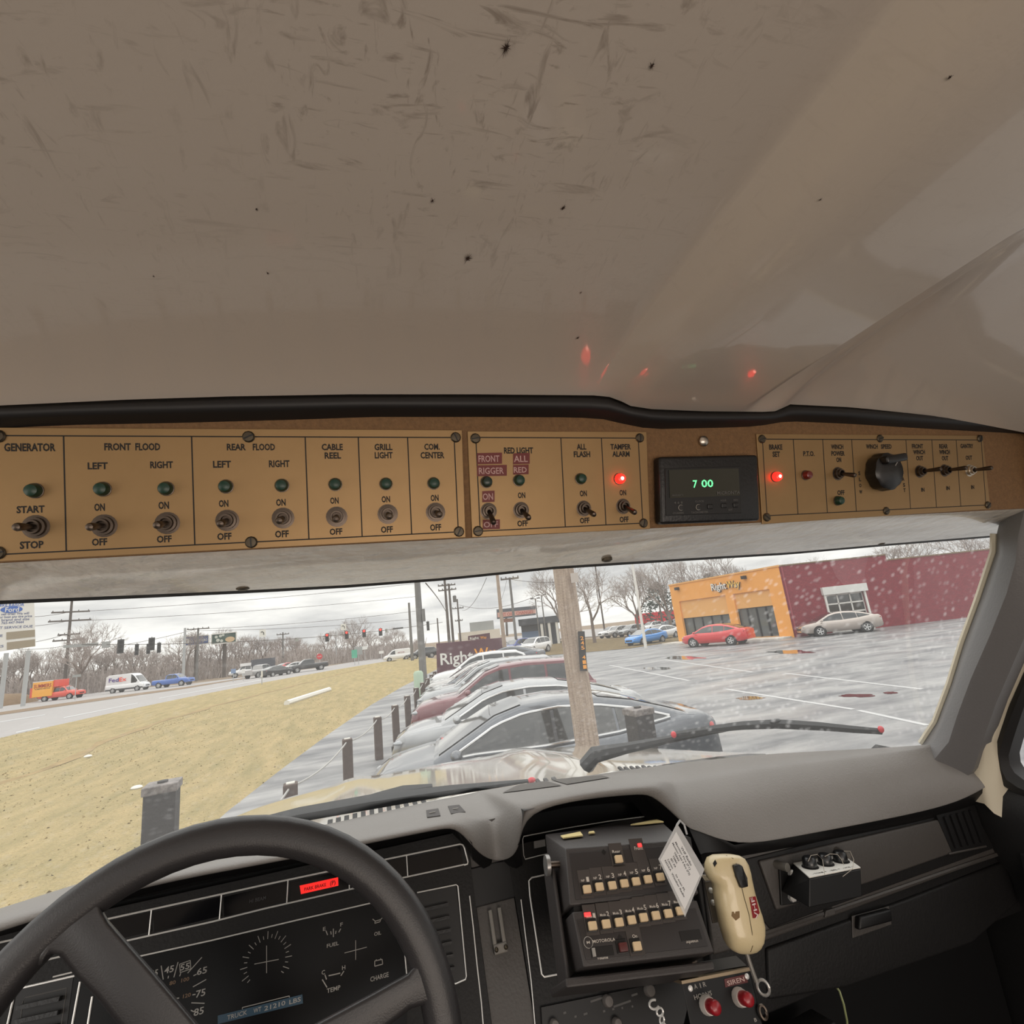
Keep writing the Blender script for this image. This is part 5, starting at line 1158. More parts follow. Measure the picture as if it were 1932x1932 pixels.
pt_dk = paint('charcoal', (84, 88, 94), metal=.75); pt_si = paint('silver', (176, 174, 172), metal=.4); pt_mar = paint('maroon', (104, 32, 44)); pt_wh = paint('white', (226, 226, 226)); pt_bk = paint('black', (28, 29, 32)); pt_gr = paint('grey', (150, 152, 154), metal=.6)
pt_red = paint('red', (206, 30, 36)); pt_blue = paint('bright_blue', (60, 144, 226)); pt_nb = paint('navy_blue', (42, 62, 140)); pt_pb = paint('mid_blue', (50, 96, 176)); pt_cham = paint('champagne', (178, 168, 160), metal=.4); pt_yel = paint('yellow', (240, 170, 50)); pt_or = paint('orange_red', (220, 74, 52))
# the parked row along the posts
rowg = 'row of parked cars beside the grass verge'
spec = [('sedan', pt_dk, 'nearest dark grey sedan with chrome window trim, parked beside the wooden pole', 2.42, 7.78, True),
        ('sedan', pt_gr, 'grey sedan parked second from the truck, behind the nearest dark sedan', 2.95, 10.75, True),
        ('suv', pt_mar, 'maroon crossover parked third from the truck in the row', 3.45, 13.7, False),
        ('suv', pt_gr, 'grey crossover parked just beyond the maroon one in the row', 3.85, 16.4, False),
        ('sedan', pt_dk, 'dark sedan parked fifth from the truck in the row', 4.3, 18.9, False),
        ('sedan', pt_si, 'silver sedan parked sixth from the truck, seen only as roof and hood', 4.75, 21.5, False),
        ('suv', pt_wh, 'white crossover at the far end of the row before the maroon sign', 5.2, 24.4, False)]
for k, (kd, pm, lb, x, y, ch) in enumerate(spec):
    c = car(kd, pm, 'parked_car', lb, 'car', rowg, chrome=ch); place(c, x, y, 171 - k * .7)
c = car('sedan', pt_dk, 'parked_car', 'dark sedan angled at the end of the row, right of the maroon sign', 'car'); place(c, 10.3, 37.5, 140)
c = car('sedan', pt_red, 'parked_car', 'bright red sedan parked in front of the orange storefront', 'car'); between(c, (22.4, 34.4), (24.7, 29.9), 'sedan')
c = car('sedan', pt_blue, 'parked_car', 'bright blue coupe parked left of the red sedan', 'car', dark_lower=True); c.scale = (.95, 1, .94); place(c, 26.4, 46.0, 197)
c = car('sedan', pt_wh, 'parked_car', 'white sedan parked behind the bright blue coupe', 'car'); place(c, 31.5, 51.5, 200)
c = car('sedan', pt_cham, 'parked_car', 'champagne silver sedan parked against the red wall by the garage door', 'car'); a_, b_ = G(1556, 1200.5), G(1634, 1193); d_ = (a_ - b_).normalized(); cc = (a_ + b_) / 2; between(c, (cc + d_ * 2.45)[:2], (cc - d_ * 2.45)[:2], 'sedan')
# bollards and cable along the lot edge
m_bol = mat('brown_post', (88, 70, 62), .8, var=(20, .8, (66, 52, 46)))
tops = [(548, 1478), (655, 1394), (712, 1353), (745, 1331), (768, 1313), (785, 1298), (797, 1288), (806, 1280), (814, 1273), (820, 1267)]
bl_ = [atz(x, y, .9) for x, y in tops]
nm = ['nearest', 'second', 'third', 'fourth', 'fifth', 'sixth', 'seventh', 'eighth', 'ninth', 'farthest']
for k, p in enumerate(bl_):
    t = thing('bollard', nm[k] + ' brown wooden bollard from the truck along the lot edge' if k < 9 else 'farthest brown wooden bollard along the lot edge by the maroon sign', 'bollard', (p.x, p.y, 0), 'bollards along the lot edge')
    w = .085; f = Fr((p.x, p.y, 0), (1, .1, 0), (-.1, 1, 0)); MB().box(f, -w, w, -w, w, 0, .90).build('post', m_bol, t, bevel=.012)
    MB().box(f, -w * .6, w * .6, -w * .6, w * .6, .90, .912).build('post_top', m_conc, t)
pp_ = [V((-1.35, 5.0, .86))]
for p in bl_: pp_.append(V((p.x, p.y, .86)))
cp = []
for a, b in zip(pp_, pp_[1:]):
    for k in range(8): t = k / 8; q = a.lerp(b, t); q.z -= .10 * 4 * t * (1 - t); cp.append(q)
MB().tube(cp, .014, 5).build('cable', mat('grey_cable', (170, 168, 164), .6), smooth=True, label='sagging pale cable strung along the wooden bollards', cat='cable')
# traffic on the road
def traf(kind, pm, name, lab, cat, px, d, deg, **kw):
    g = facing(*px, d); c = car(kind, pm, name, lab, cat, **kw); return place(c, g.o.x, g.o.y, deg, -.06)
RD_ = -17
van = traf('van', pt_wh, 'delivery_van', 'white high-roof delivery van with purple and orange-red lettering on the road', 'van', (243, 1292), 104, RD_, dark_lower=True)
S = Fr((0, -1.04, 0), (1, 0, 0), (0, 0, 1)); inv = lambda mb, nm, mt, t: mb.build(nm, mt, t, world=False)
m_fp = mat('van_purple', (72, 42, 128), .5); m_fo = mat('van_orange', (236, 72, 40), .5)
inv(MB().text(S, "Fed", -1.62, 1.95, h=.62, w=1.55, n=.012), 'lettering', m_fp, van); inv(MB().text(S, "Ex", -.22, 1.95, h=.62, w=1.1, n=.012), 'lettering', m_fo, van)
traf('pickup', pt_pb, 'pickup_truck', 'bright blue pickup truck ahead of the white delivery van', 'pickup', (328, 1284), 100, RD_ - 1)
bt = traf('pickup', pt_or, 'service_truck', 'orange and yellow box service truck with red cab at far left', 'truck', (118, 1303), 106, RD_ + 2, glass_back=False)
inv(MB().box(WORLD, -3.5, -.65, -1.12, 1.12, .75, 2.95), 'cargo_box', pt_yel, bt); inv(MB().box(WORLD, -.8, .1, -.95, .95, 1.95, 2.95), 'cab_fairing', pt_or, bt)
inv(MB().box(WORLD, -3.52, -.63, -1.14, 1.14, 2.86, 2.97), 'box_roof', m_white, bt); inv(MB().box(WORLD, -4.0, -3.5, -.9, .9, .7, 2.1), 'rear_ladder_rack', pt_or, bt)
inv(MB().text(Fr((0, -1.125, 0), (1, 0, 0), (0, 0, 1)), "SUMMERS", -2.05, 2.3, h=.52, w=2.55, n=.02), 'lettering', mat('dark_red_letter', (160, 40, 28), .6), bt)
inv(MB().text(Fr((0, -1.125, 0), (1, 0, 0), (0, 0, 1)), "PLUMBING HEATING", -2.05, 1.88, w=2.2, n=.005), 'lettering', m_ink, bt)
dt = traf('pickup', pt_wh, 'dump_truck', 'white cab dump truck with a dark box on the far side of the road', 'truck', (465, 1268), 108, 196, glass_back=False)
inv(MB().box(WORLD, -4.6, -.8, -1.2, 1.2, .9, 2.75), 'dump_box', mat('dump_box_grey', (70, 72, 80), .6), dt); inv(MB().box(WORLD, -.7, 1.1, -.95, .95, 1.8, 2.3), 'cab_top', pt_wh, dt)
traf('pickup', pt_si, 'pickup_truck', 'silver pickup truck driving away left of the black sedan', 'pickup', (492, 1266), 92, 60)
traf('sedan', pt_bk, 'road_car', 'dark sedan with bright tail light driving away on the road', 'car', (522, 1266), 88, 48)
traf('sedan', pt_red, 'road_car', 'small red car beyond the dark sedan on the road', 'car', (540, 1259), 118, 60)
traf('pickup', pt_bk, 'pickup_truck', 'black pickup truck turning at the intersection', 'pickup', (582, 1253), 92, 196)
traf('sedan', pt_wh, 'road_car', 'white car partly hidden behind the black pickup truck', 'car', (556, 1258), 112, 196)
mv = traf('minivan', pt_wh, 'cargo_van', 'white cargo van on the road left of the grey utility pole', 'van', (750, 1240), 92, 182)
inv(MB().text(Fr((0, .93, 0), (-1, 0, 0), (0, 0, 1)), "services", .55, 1.35, w=1.1, n=.015), 'lettering', mat('maroon_letter', (130, 50, 60), .6), mv)
traf('suv', pt_bk, 'road_car', 'dark suv on the road behind the grey utility pole', 'car', (797, 1233), 88, 184)
# parked cars across the back street and lot
for px, d, deg, kd, pm, lb in [((972, 1206), 62, 215, 'suv', pt_nb, 'navy blue suv parked by the back street'), ((1006, 1203), 58, 218, 'suv', pt_wh, 'white suv parked right of the navy blue suv'), ((940, 1204), 72, 215, 'sedan', pt_si, 'silver car parked left of the navy blue suv'),
      ((1152, 1184), 88, 190, 'suv', pt_wh, 'white suv leftmost of the cars before the bare trees'), ((1165, 1183), 86, 190, 'suv', pt_si, 'silver suv second in the line before the bare trees'), ((1190, 1181), 84, 196, 'suv', pt_gr, 'large grey suv right end of the line before the bare trees'),
      ((1228, 1174), 100, 200, 'suv', pt_wh, 'white suv parked under the red awning, left'), ((1255, 1172), 102, 200, 'sedan', pt_dk, 'dark car parked under the red awning, middle'), ((1278, 1170), 102, 200, 'suv', pt_bk, 'black suv parked under the red awning, right')]:
    g = facing(*px, d); place(car(kd, pm, 'parked_car', lb, 'car'), g.o.x, g.o.y, deg)
# ------------------------------------------------------------------ storefront building
m_orange = mat('orange_stucco', (238, 168, 84), .85, var=(1.5, .5, (228, 156, 72)), bump=(30, .2)); m_tan = mat('tan_stucco', (224, 168, 100), .9, bump=(30, .2))
m_brick = mat('red_painted_brick', (136, 40, 52), .8, bump=(8, .4))
def brick_nodes():
    t = m_brick.node_tree; b = t.nodes['Principled BSDF']; tc = N(t, 'ShaderNodeTexCoord'); mp = N(t, 'ShaderNodeMapping'); mp.inputs['Rotation'].default_value = (math.radians(90), 0, 0)
    br = N(t, 'ShaderNodeTexBrick'); br.inputs['Scale'].default_value = 2.2; br.inputs['Color1'].default_value = (*lin((140, 42, 54)), 1); br.inputs['Color2'].default_value = (*lin((126, 36, 48)), 1); br.inputs['Mortar'].default_value = (*lin((112, 34, 44)), 1); br.inputs['Mortar Size'].default_value = .025
    t.links.new(tc.outputs['Object'], mp.inputs[0]); t.links.new(mp.outputs[0], br.inputs['Vector']); t.links.new(br.outputs['Color'], b.inputs['Base Color'])
brick_nodes()
cn = G(1499, 1202.5); le = V((27.0, 41.4, 0)); H = 5.1
ud = (cn - le).normalized(); OF = Fr(le, ud, (0, 0, 1)); W_ = (cn - le).length
if OF.n.dot(-le) < 0: OF = Fr(cn, -ud, (0, 0, 1))
sf = thing('storefront', 'orange stucco storefront joined to a long red brick side wall', 'building', cn)
def ofr(x0, x1, z0, z1, n0, n1, mt, nm, par=None): return MB().box(OF, x0, x1, z0, z1, n0, n1).build(nm, mt, par or sf)
ofr(0, W_, H - 1.55, H, -.5, 0, m_orange, 'parapet'); ofr(-.05, W_ + .05, H - .06, H + .06, -.5, .06, m_tan, 'coping')
for a, b in ((0, .9), (W_ - .58 * W_, W_ - .58 * W_ + .9), (W_ - 1.9, W_)): pass
pil = [(0, .85), (W_ * .535, W_ * .535 + .75), (W_ - 1.15, W_)]
for a, b in pil: ofr(a, b, 0, H - 1.55, -.5, .0, m_orange, 'pillar')
bays = [(pil[0][1], pil[1][0]), (pil[1][1], pil[2][0])]
for i, (a, b) in enumerate(bays):
    top = 2.05 if i == 0 else 2.35
    ofr(a, b, top, H - 1.55, -.4, -.14, m_tan, 'fascia_panel')
    gl_ = ofr(a, b, 0.12, top, -.4, -.30, mat('shop_glass', (86, 90, 90), .06, coat=1.), 'shop_window')
    nmul = 5 if i == 0 else 4
    for k in range(nmul + 1):
        x = a + (b - a) * k / nmul; ofr(x - .05, x + .05, 0, top, -.32, -.22, m_black, 'mullion')
    ofr(a, b, top - .06, top, -.32, -.22, m_black, 'mullion')
    ofr(a, b, 0, .14, -.4, -.2, m_tan, 'sill')
for x0 in (.9, W_ * .72):
    o = ofr(x0, x0 + .28, H - .55, H - .30, 0, .35, m_dkplastic, 'flood_lamp')
mb = MB(); f = OF.at(W_ * .56, H - .78, .06)
mb.text(f, "Right", -.62, 0, h=.55, w=1.5, n=.14); mb.build('lettering', m_white, sf)
mb = MB(); mb.text(f, "Way", .82, 0, h=.55, w=1.25, n=.14); mb.build('lettering', mat('sign_gold', (236, 190, 80), .5), sf)
mb = MB(); mb.text(f, "Right", -.62, -.03, h=.60, w=1.56, n=.02); mb.text(f, "Way", .82, -.03, h=.60, w=1.3, n=.02); mb.build('letter_backs', m_black, sf)
wd_ = V((43.2, 27.2, 0)) - cn; BW = Fr(cn, wd_, (0, 0, 1)); BL = wd_.length * 1.25
if BW.n.dot(-cn) < 0: BW = Fr(BW.o, BW.u, -BW.v); BW.v = V((0, 0, 1)); BW.n = V((BW.u.y, -BW.u.x, 0))
split_u = BW.uv(1672, 1055)[0]
g0, g1 = BW.uv(1566, 1160)[0], BW.uv(1640, 1160)[0]; gz = BW.uv(1600, 1118)[1]
bw = MB(); bw.box(BW, 0, g0, 0, H - .05, -.4, 0).box(BW, g1, split_u, 0, H - .05, -.4, 0).box(BW, g0, g1, gz, H - .05, -.4, 0).box(BW, split_u, BL, 0, H - .45, -.4, 0); bw.build('brick_wall', m_brick, sf)
MB().box(BW, 0, split_u, H - .05, H + .04, -.42, .04).box(BW, split_u, BL, H - .45, H - .36, -.42, .04).build('coping', m_dirt, sf)
MB().box(BW, .12, .22, 0, H - .1, 0, .08).build('downspout', mat('maroon_pipe', (150, 60, 70), .5), sf)
gd_ = MB(); gd_.box(BW, g0, g1, 0, gz, -.25, -.20); gdo = gd_.build('garage_door', m_cglass, sf)
m_ = MB(); uA, uB = g0, g1
for k in range(4): u = uA + (uB - uA) * k / 3; m_.box(BW, u - .05, u + .05, 0, gz, -.21, -.15)
for k in range(5): z = .05 + (gz - .1) * k / 4; m_.box(BW, uA, uB, z - .05, z + .05, -.21, -.15)
m_.build('door_frame', m_white, gdo)
MB().box(BW, g0 - .25, g1 + .25, gz, gz + .55, 0, .22).build('shutter_housing', mat('pale_housing', (214, 214, 210), .6), sf)
MB().box(BW, g1, g1 + .14, 0, gz, 0, .08).box(BW, g0 - .14, g0, 0, gz, 0, .08).build('door_jamb', m_white, sf)
MB().box(OF, 0, W_, H - .3, H - .2, -14, -.5).build('flat_roof', m_dirt, sf)
MB().box(OF, -.5, W_ - .2, 0, .10, 0, 1.6).build('sidewalk', m_conc, kind='structure')

# ------------------------------------------------------------------ signs, poles, wires
m_wood = mat('weathered_pole_wood', (192, 174, 156), .9, var=(5, 1.1, (130, 110, 94), (7, 7, .5)), bump=(40, .6, .02))
m_pole = mat('grey_pole', (122, 120, 116), .7, var=(3, .8, (96, 94, 92), (4, 4, .6))); m_dpole = mat('dark_pole', (92, 84, 78), .85); m_spole = mat('steel_pole', (170, 172, 172), .5)
def pole(name, lab, cat, foot, top, r0, r1, mt, d=None, base_z=0., ground=True, group=None):
    """vertical pole: foot pixel on the ground (or at distance d), height set by the top pixel"""
    if d is None: p = G(*foot, base_z)
    else: g = facing(*foot, d); p = V((g.o.x, g.o.y, base_z))
    g = facing(*foot, math.hypot(p.x, p.y)); z1 = g.P(*top).z
    q = g.P(*top)
    t = thing(name, lab, cat, (p.x, p.y, base_z), group)
    MB().tube([V((p.x, p.y, base_z - .02)), V((p.x, p.y, base_z + .45 * (z1 - base_z))), V((p.x, p.y, z1))], [r0, (r0 + r1) / 2, r1], 12).build('pole', mt, t, smooth=True)
    return t, g, z1
def arm(t, g, z, w, mt=m_dpole, th=.09, ins=True, off=0.):
    o = g.o; a = V((o.x, o.y, 0)); m = MB(); u = g.u
    m.box(Fr((o.x, o.y, z), u, (0, 0, 1)), -w / 2 + off, w / 2 + off, -th, th, .08, .24)
    c = m.build('crossarm', mt, t)
    if ins:
        for k in (-.46, -.2, .2, .46):
            MB().lathe(Fr((o.x + u.x * (k * w + off), o.y + u.y * (k * w + off), z + th), (1, 0, 0), (0, 1, 0)), [(.05, 0), (.09, .1), (.05, .22)], 6).build('insulator', m_pole, c)
wp = thing('utility_pole', 'weathered wooden utility pole close by with a vertical orange number plate', 'pole', (2.47, 6.05, 0))
MB().tube([V((2.50, 6.05, -.02)), V((2.47, 6.05, 2.)), V((2.46, 6.05, 5.0)), V((2.45, 6.05, 9.0))], [.150, .137, .122, .10], 18).build('pole', m_wood, wp, smooth=True)
TG = facing(1100, 1228, math.hypot(2.43, 5.90)); 
MB().pxprism(TG, [(1094.5, 1266), (1108, 1266), (1103, 1191), (1090, 1191)], .004, .012).build('number_plate', m_black, wp)
m_pt = mat('plate_orange', (240, 160, 60), .5)
for k, s_ in enumerate("245 411"):
    if s_ != ' ': MB().textpx(TG, s_, 1098 + k * .9, 1204 + k * 9.0, 6.5, 7, n=.013).build('lettering', m_pt, wp)
MB().pxprism(TG, [(1078, 1100), (1092, 1098), (1090, 1080), (1076, 1082)], .0, .008).build('torn_notice', mat('bleached_paper', (190, 180, 172), .8), wp)
gp, gg, gz_ = pole('utility_pole', 'grey wooden utility pole at the lot edge left of the maroon sign', 'pole', (801, 1312), (794, 1050), .19, .14, m_pole)
MB().box(Fr((gg.o.x, gg.o.y, 3.75), gg.u, (0, 0, 1)), .12, .28, -.3, .3, -.1, .2).build('meter_box', m_pole, gp)
t, g, z = pole('utility_pole', 'tall dark utility pole with four crossarms at the far left', 'pole', (121, 1300), (132, 1133), .30, .18, m_dpole, d=120)
for y, w in [(1155, 5.2), (1171.5, 5.8), (1197.5, 3.0), (1208, 4.2)]: arm(t, g, g.P(126, y).z, w, th=.13)
t, g, z = pole('utility_pole', 'utility pole with one crossarm right of the blue billboard', 'pole', (371, 1281), (369, 1185), .22, .16, m_pole, d=115); arm(t, g, g.P(369, 1187).z, 3.6)
t, g, z = pole('utility_pole', 'thin utility pole with crossarm behind the dump truck traffic', 'pole', (534, 1253), (532, 1193), .2, .14, m_pole, d=130); arm(t, g, g.P(532, 1197).z, 2.6)
pole('light_pole', 'pale slender pole right of the stop sign at the intersection', 'pole', (635, 1247), (631, 1192), .16, .11, m_spole, d=130)
pole('light_pole', 'grey pole standing in front of the blue billboard left edge', 'pole', (346, 1272), (347, 1185), .25, .2, m_spole, d=112)
t, g, z = pole('signal_pole', 'tapered steel signal pole behind the white cargo van', 'pole', (778, 1246), (773.5, 1137), .24, .16, m_pole, d=80)
pole('utility_pole', 'short dark pole between the grey pole and the twin poles', 'pole', (829, 1222), (827, 1166), .16, .12, m_dpole, d=100)
t, g, z = pole('utility_pole', 'left one of the twin utility poles above the maroon sign', 'pole', (848, 1215), (841, 1094), .26, .18, m_dpole, d=85); arm(t, g, g.P(842, 1104.5).z, 2.3); arm(t, g, g.P(843, 1113.5).z, 2.3)
t, g, z = pole('utility_pole', 'right one of the twin utility poles above the maroon sign', 'pole', (855.5, 1214), (849, 1101), .24, .16, m_dpole, d=88); arm(t, g, g.P(849, 1104).z, 2.2); arm(t, g, g.P(850, 1112.5).z, 2.4)
MB().lathe(Fr((g.o.x + .8, g.o.y, g.P(856, 1136).z), (1, 0, 0), (0, 1, 0)), [(.3, 0), (.3, 1.0), (.2, 1.1)], 10).build('transformer', m_pole, t, smooth=True)
t, g, z = pole('utility_pole', 'utility pole with low crossarms right of the twin poles', 'pole', (869, 1210), (866, 1130), .22, .15, m_dpole, d=110); arm(t, g, g.P(866, 1147.5).z, 2.4); arm(t, g, g.P(867, 1171).z, 1.6)
pole('light_pole', 'pale leaning steel pole right of the maroon sign', 'pole', (953, 1232), (933, 1082), .18, .13, m_wood, d=44)
t, g, z = pole('utility_pole', 'utility pole with crossarm in front of the dark pavilion', 'pole', (975, 1219), (958, 1090), .17, .13, m_pole, d=62); arm(t, g, g.P(959, 1092.5).z, 2.2)
for (f_, tp_, lab) in (((1017, 1192), (1009, 1129), 'lamp post with double heads in front of the dark pavilion'), ((1029, 1190), (1022, 1122), 'lamp post with double heads right beside the dark pavilion')):
    t, g, z = pole('lamp_post', lab, 'lamp', f_, tp_, .1, .08, m_pole, d=75)
    for s_ in (-1, 1): MB().box(Fr((g.o.x, g.o.y, z), g.u, (0, 0, 1)), .1 * s_ - .25 + s_ * .35, .1 * s_ + .25 + s_ * .35, -.08, .06, -.15, .15).build('lamp_head', m_dkplastic, t)
t, g, z = pole('light_pole', 'tall pale light pole beside the bright blue coupe', 'pole', (1216, 1206), (1196, 1050), .14, .10, m_white, d=46)
pole('utility_pole', 'thin dark pole rising behind the bare tree by the wooden pole', 'pole', (1139, 1178), (1126, 1064), .16, .12, m_dpole, d=95)
# pale green electrical pedestal by the grey pole
pd = G(792, 1318); MB().lathe(Fr((pd.x, pd.y, 0), (1, 0, 0), (0, 1, 0)), [(.22, 0), (.22, 1.1), (.16, 1.2), (.001, 1.22)], 12).build('utility_pedestal', mat('pale_green', (170, 190, 168), .6), smooth=True, label='pale green utility pedestal at the foot of the grey pole', cat='pedestal')
# maroon lot sign
SG = facing(888, 1240, 41, .1)
m_sgn = mat('maroon_sign', (92, 52, 62), .6, var=(1.5, .7, (82, 44, 54)))
sg = thing('lot_sign', 'maroon dealership sign with white and orange lettering at the end of the row', 'sign', SG.P(888, 1275))
MB().pxprism(SG, [(825, 1290), (952, 1280), (946, 1203), (823, 1214)], -.15, 0).build('panel', m_sgn, sg, bevel=.02)
SGr = SG
m_so = mat('sign_orange', (240, 160, 50), .5)
MB().textpx(SGr, "Right", 862, 1240.5, 62, 22, n=.012).build('lettering', m_white, sg); MB().textpx(SGr, "Way", 919, 1231, 48, 19, n=.012).build('lettering', m_so, sg); MB().textpx(SGr, "AUTO", 905, 1256, 66, 11, n=.012).build('lettering', m_white, sg)
SG2 = facing(904, 1203, 75)
s2 = thing('lot_sign', 'small distant maroon sign just above the large maroon one', 'sign', (SG2.P(904, 1207).x, SG2.P(904, 1207).y, 0)); _q = SG2.P(904, 1206, -.08); MB().tube([V((_q.x, _q.y, -.02)), _q], .12, 8).build('post', m_dpole, s2); MB().pxprism(SG2, [(883, 1208), (925, 1206), (924, 1194), (883, 1200)], -.15, 0).build('panel', m_sgn, s2); MB().textpx(SG2, "Right", 895, 1204, 17, 5, n=.02).build('lettering', m_white, s2); MB().textpx(SG2, "Way", 912, 1202.5, 12, 5, n=.02).build('lettering', m_so, s2)
# dealer sign at the far left
FD = facing(20, 1180, 82)
fd = thing('dealer_sign', 'tall white dealer service sign with blue oval on steel legs at the far left', 'sign', G(43, 1332))
MB().pxprism(FD, [(-70, 1240), (67, 1219), (64, 1128), (-70, 1140)], -.3, 0).build('panel', m_white, fd)
ov = FD.at(*FD.uv(22, 1150)); ra_ = math.dist(FD.uv(1, 1150), FD.uv(43, 1150)) / 2
m_fb = mat('sign_blue', (40, 92, 176), .4)
MB().prism([ov.p(ra_ * math.cos(k * math.pi / 16), ra_ * .42 * math.sin(k * math.pi / 16), .005) for k in range(32)], [ov.p(ra_ * math.cos(k * math.pi / 16), ra_ * .42 * math.sin(k * math.pi / 16), .03) for k in range(32)]).build('oval_emblem', m_fb, fd)
MB().textpx(FD, "Ford", 23, 1150, 26, 9, n=.05).build('lettering', m_white, fd)
mb = MB(); mb.textpx(FD, "MIKE RAISOR", 21, 1141.5, 50, 5.5, n=.02)
mb.build('lettering', m_fb, fd)
mb = Words(mat('sign_navy', (70, 84, 130), .6), fd)
for s_, x, y, w in [("We sell tires! We will", 22, 1158, 66), ("price or beat any tire price", 22, 1163.5, 78), ("like brand and size", 22, 1169, 68), ("765-447-9444", 24, 1174.5, 42), ("NEXT SERVICE DUE", 22, 1183.5, 80), ("DATE", -8, 1200, 26), ("MILES", -8, 1220, 30)]: mb.textpx(FD, s_, x, y, w, 4.6, n=.02)
for q in ([(12, 1207), (66, 1201), (66, 1188), (12, 1193)], [(13, 1226), (66, 1219.5), (66, 1206), (13, 1212)]): MB().pxprism(FD, q, .005, .04).build('message_board', mat('board_tan', (150, 138, 116), .7), fd)
p = G(43, 1332); q = FD.P(53, 1222)
for dx in (0, 2.9):
    b = V((p.x - dx, p.y + dx * .35, 0)); MB().tube([b, V((b.x, b.y, q.z + .3))], .26, 10).build('leg', m_spole, fd, smooth=True)
# billboards
def board(px, d, lab, mt, post_px, nm='billboard', bottom=(0, 0)):
    B_ = facing(px[0][0], px[0][1], d); cx = sum(a for a, b in px) / 4; g = B_.P(cx, 1262); t = thing(nm, lab, 'billboard', (g.x, g.y, 0))
    MB().pxprism(B_, px, -.3, 0).build('panel', mt, t); fr_ = MB()
    for a, b in zip(px, px[1:] + px[:1]): fr_.tube([B_.P(*a, .02), B_.P(*b, .02)], .14, 4)
    fr_.build('frame', m_white, t); a = B_.P(*post_px[0], -.5); MB().tube([V((a.x, a.y, 0)), a], .35, 8).build('post', m_dpole, t, smooth=True); return t, B_
t, B_ = board([(347, 1219), (394, 1214.5), (394, 1198), (347, 1201)], 120, 'blue billboard with white lettering above the tree line', mat('billboard_blue', (62, 88, 140), .6), [(371, 1214)])
MB().textpx(B_, "BECOME A HERO", 373, 1208.5, 36, 5, n=.03).build('lettering', m_white, t); MB().pxprism(B_, [(351, 1214), (356, 1213.5), (356, 1205), (351, 1205.5)], .01, .05).build('white_logo', m_white, t)
t, B_ = board([(398.5, 1216), (446, 1211), (446, 1192), (399, 1197)], 120, 'dark green billboard with shamrock and round pie picture', mat('billboard_green', (62, 84, 74), .6), [(424, 1212)])
m_ = MB()
for x, y, r in [(408, 1202, 3.0), (416, 1200, 3.0), (421, 1198, 2.6), (411, 1208, 3.6), (418, 1209, 3.0)]:
    c = B_.at(*B_.uv(x, y), .03); R_ = math.dist(B_.uv(x - r, y), B_.uv(x + r, y)) / 2; m_.add(circ(c, R_, 10), [tuple(range(10))])
m_.build('shamrock', mat('pale_grey_print', (196, 200, 190), .7), t)
c = B_.at(*B_.uv(434, 1206), .03); R_ = math.dist(B_.uv(425, 1206), B_.uv(443, 1206)) / 2
MB().add([c.p(R_ * math.cos(k * .3927), R_ * .62 * math.sin(k * .3927)) for k in range(16)], [tuple(range(16))]).build('pie_picture', mat('pie_tan', (206, 178, 140), .7), t)
# traffic signals and hanging signs on span wire
m_sig = mat('signal_housing', (54, 54, 54), .6); m_sred = mat('signal_red', (255, 60, 50), .4, emit=((255, 50, 40), 2.5))
def wire_z(x, d, y):
    a = facing(150, 1216, 70).o; b = facing(835, 1174, 79).o
    r = ray(x, y)
    # where this sight line crosses the wire in plan
    den = r.x * (b.y - a.y) - r.y * (b.x - a.x); t = (r.y * a.x - r.x * a.y) / den
    q = a.lerp(b, t); return q.z - .9 * 4 * t * (1 - t), math.hypot(q.x, q.y)
def signal(x, y, h, w, lab, lit, d=70):
    zw, d = wire_z(x, d, y)
    g = facing(x, y, d); c = g.o; s_ = d / 967 * 1.25; hh = h * s_ / 2; ww = w * s_ / 2
    t = thing('traffic_light', lab, 'traffic light', (c.x, c.y, c.z - hh), 'traffic lights over the intersection'); f = Fr(c, g.u, (0, 0, 1))
    MB().box(f, -ww, ww, -hh, hh, -.2, .1).build('housing', m_sig, t, bevel=.03)
    for k in range(3):
        q = f.at(0, hh * (.62 - .62 * k), .1); MB().lathe(q, [(ww * .62, 0), (ww * .62, .05), (.001, .07)], 10).build('lens', m_sred if (lit and k == 0) else m_black, t, smooth=True)
    MB().box(f, -.03, .03, hh if zw > c.z else -hh, (zw - c.z) if abs(zw - c.z) > hh else hh + .1, -.03, .03).build('hanger', m_sig, t)
for x, y, lab in [(654, 1198, 'leftmost'), (687, 1195, 'middle'), (718, 1192.5, 'rightmost')]: signal(x, y, 10.5, 5, lab + ' of the three red-lit traffic lights', True)
signal(617, 1203, 11, 5, 'red-lit traffic light apart on the left of the other three red ones', True)
signal(227.5, 1219.5, 16, 6.5, 'large dark traffic light seen from behind, left', False); signal(286, 1215, 15, 6.5, 'large dark traffic light seen from behind, right', False)
signal(258, 1225.5, 13, 4, 'small edge-on traffic light between the two large dark ones, left', False); signal(280, 1224, 12, 4, 'small edge-on traffic light just left of the right dark one', False)
signal(300, 1222, 12, 4, 'small edge-on traffic light right of the two large dark ones', False); signal(807.5, 1181, 13, 4, 'edge-on traffic light right of the grey utility pole', False)
def hang(x, y, w, h, lab, mt, d=70, nm='hanging_sign'):
    zw, d = wire_z(x, d, y)
    g = facing(x, y, d); s_ = d / 967 * 1.2; f = Fr(g.o, g.u, (0, 0, 1)); o = MB().box(f, -w * s_ / 2, w * s_ / 2, -h * s_ / 2, h * s_ / 2, -.03, .03).box(f, -.02, .02, 0, zw - g.o.z, -.025, .025).build(nm, mt, label=lab, cat='sign'); return f, s_, o
m_sgrey = mat('sign_back', (150, 152, 150), .6); m_swhite = mat('sign_face', (220, 220, 216), .6)
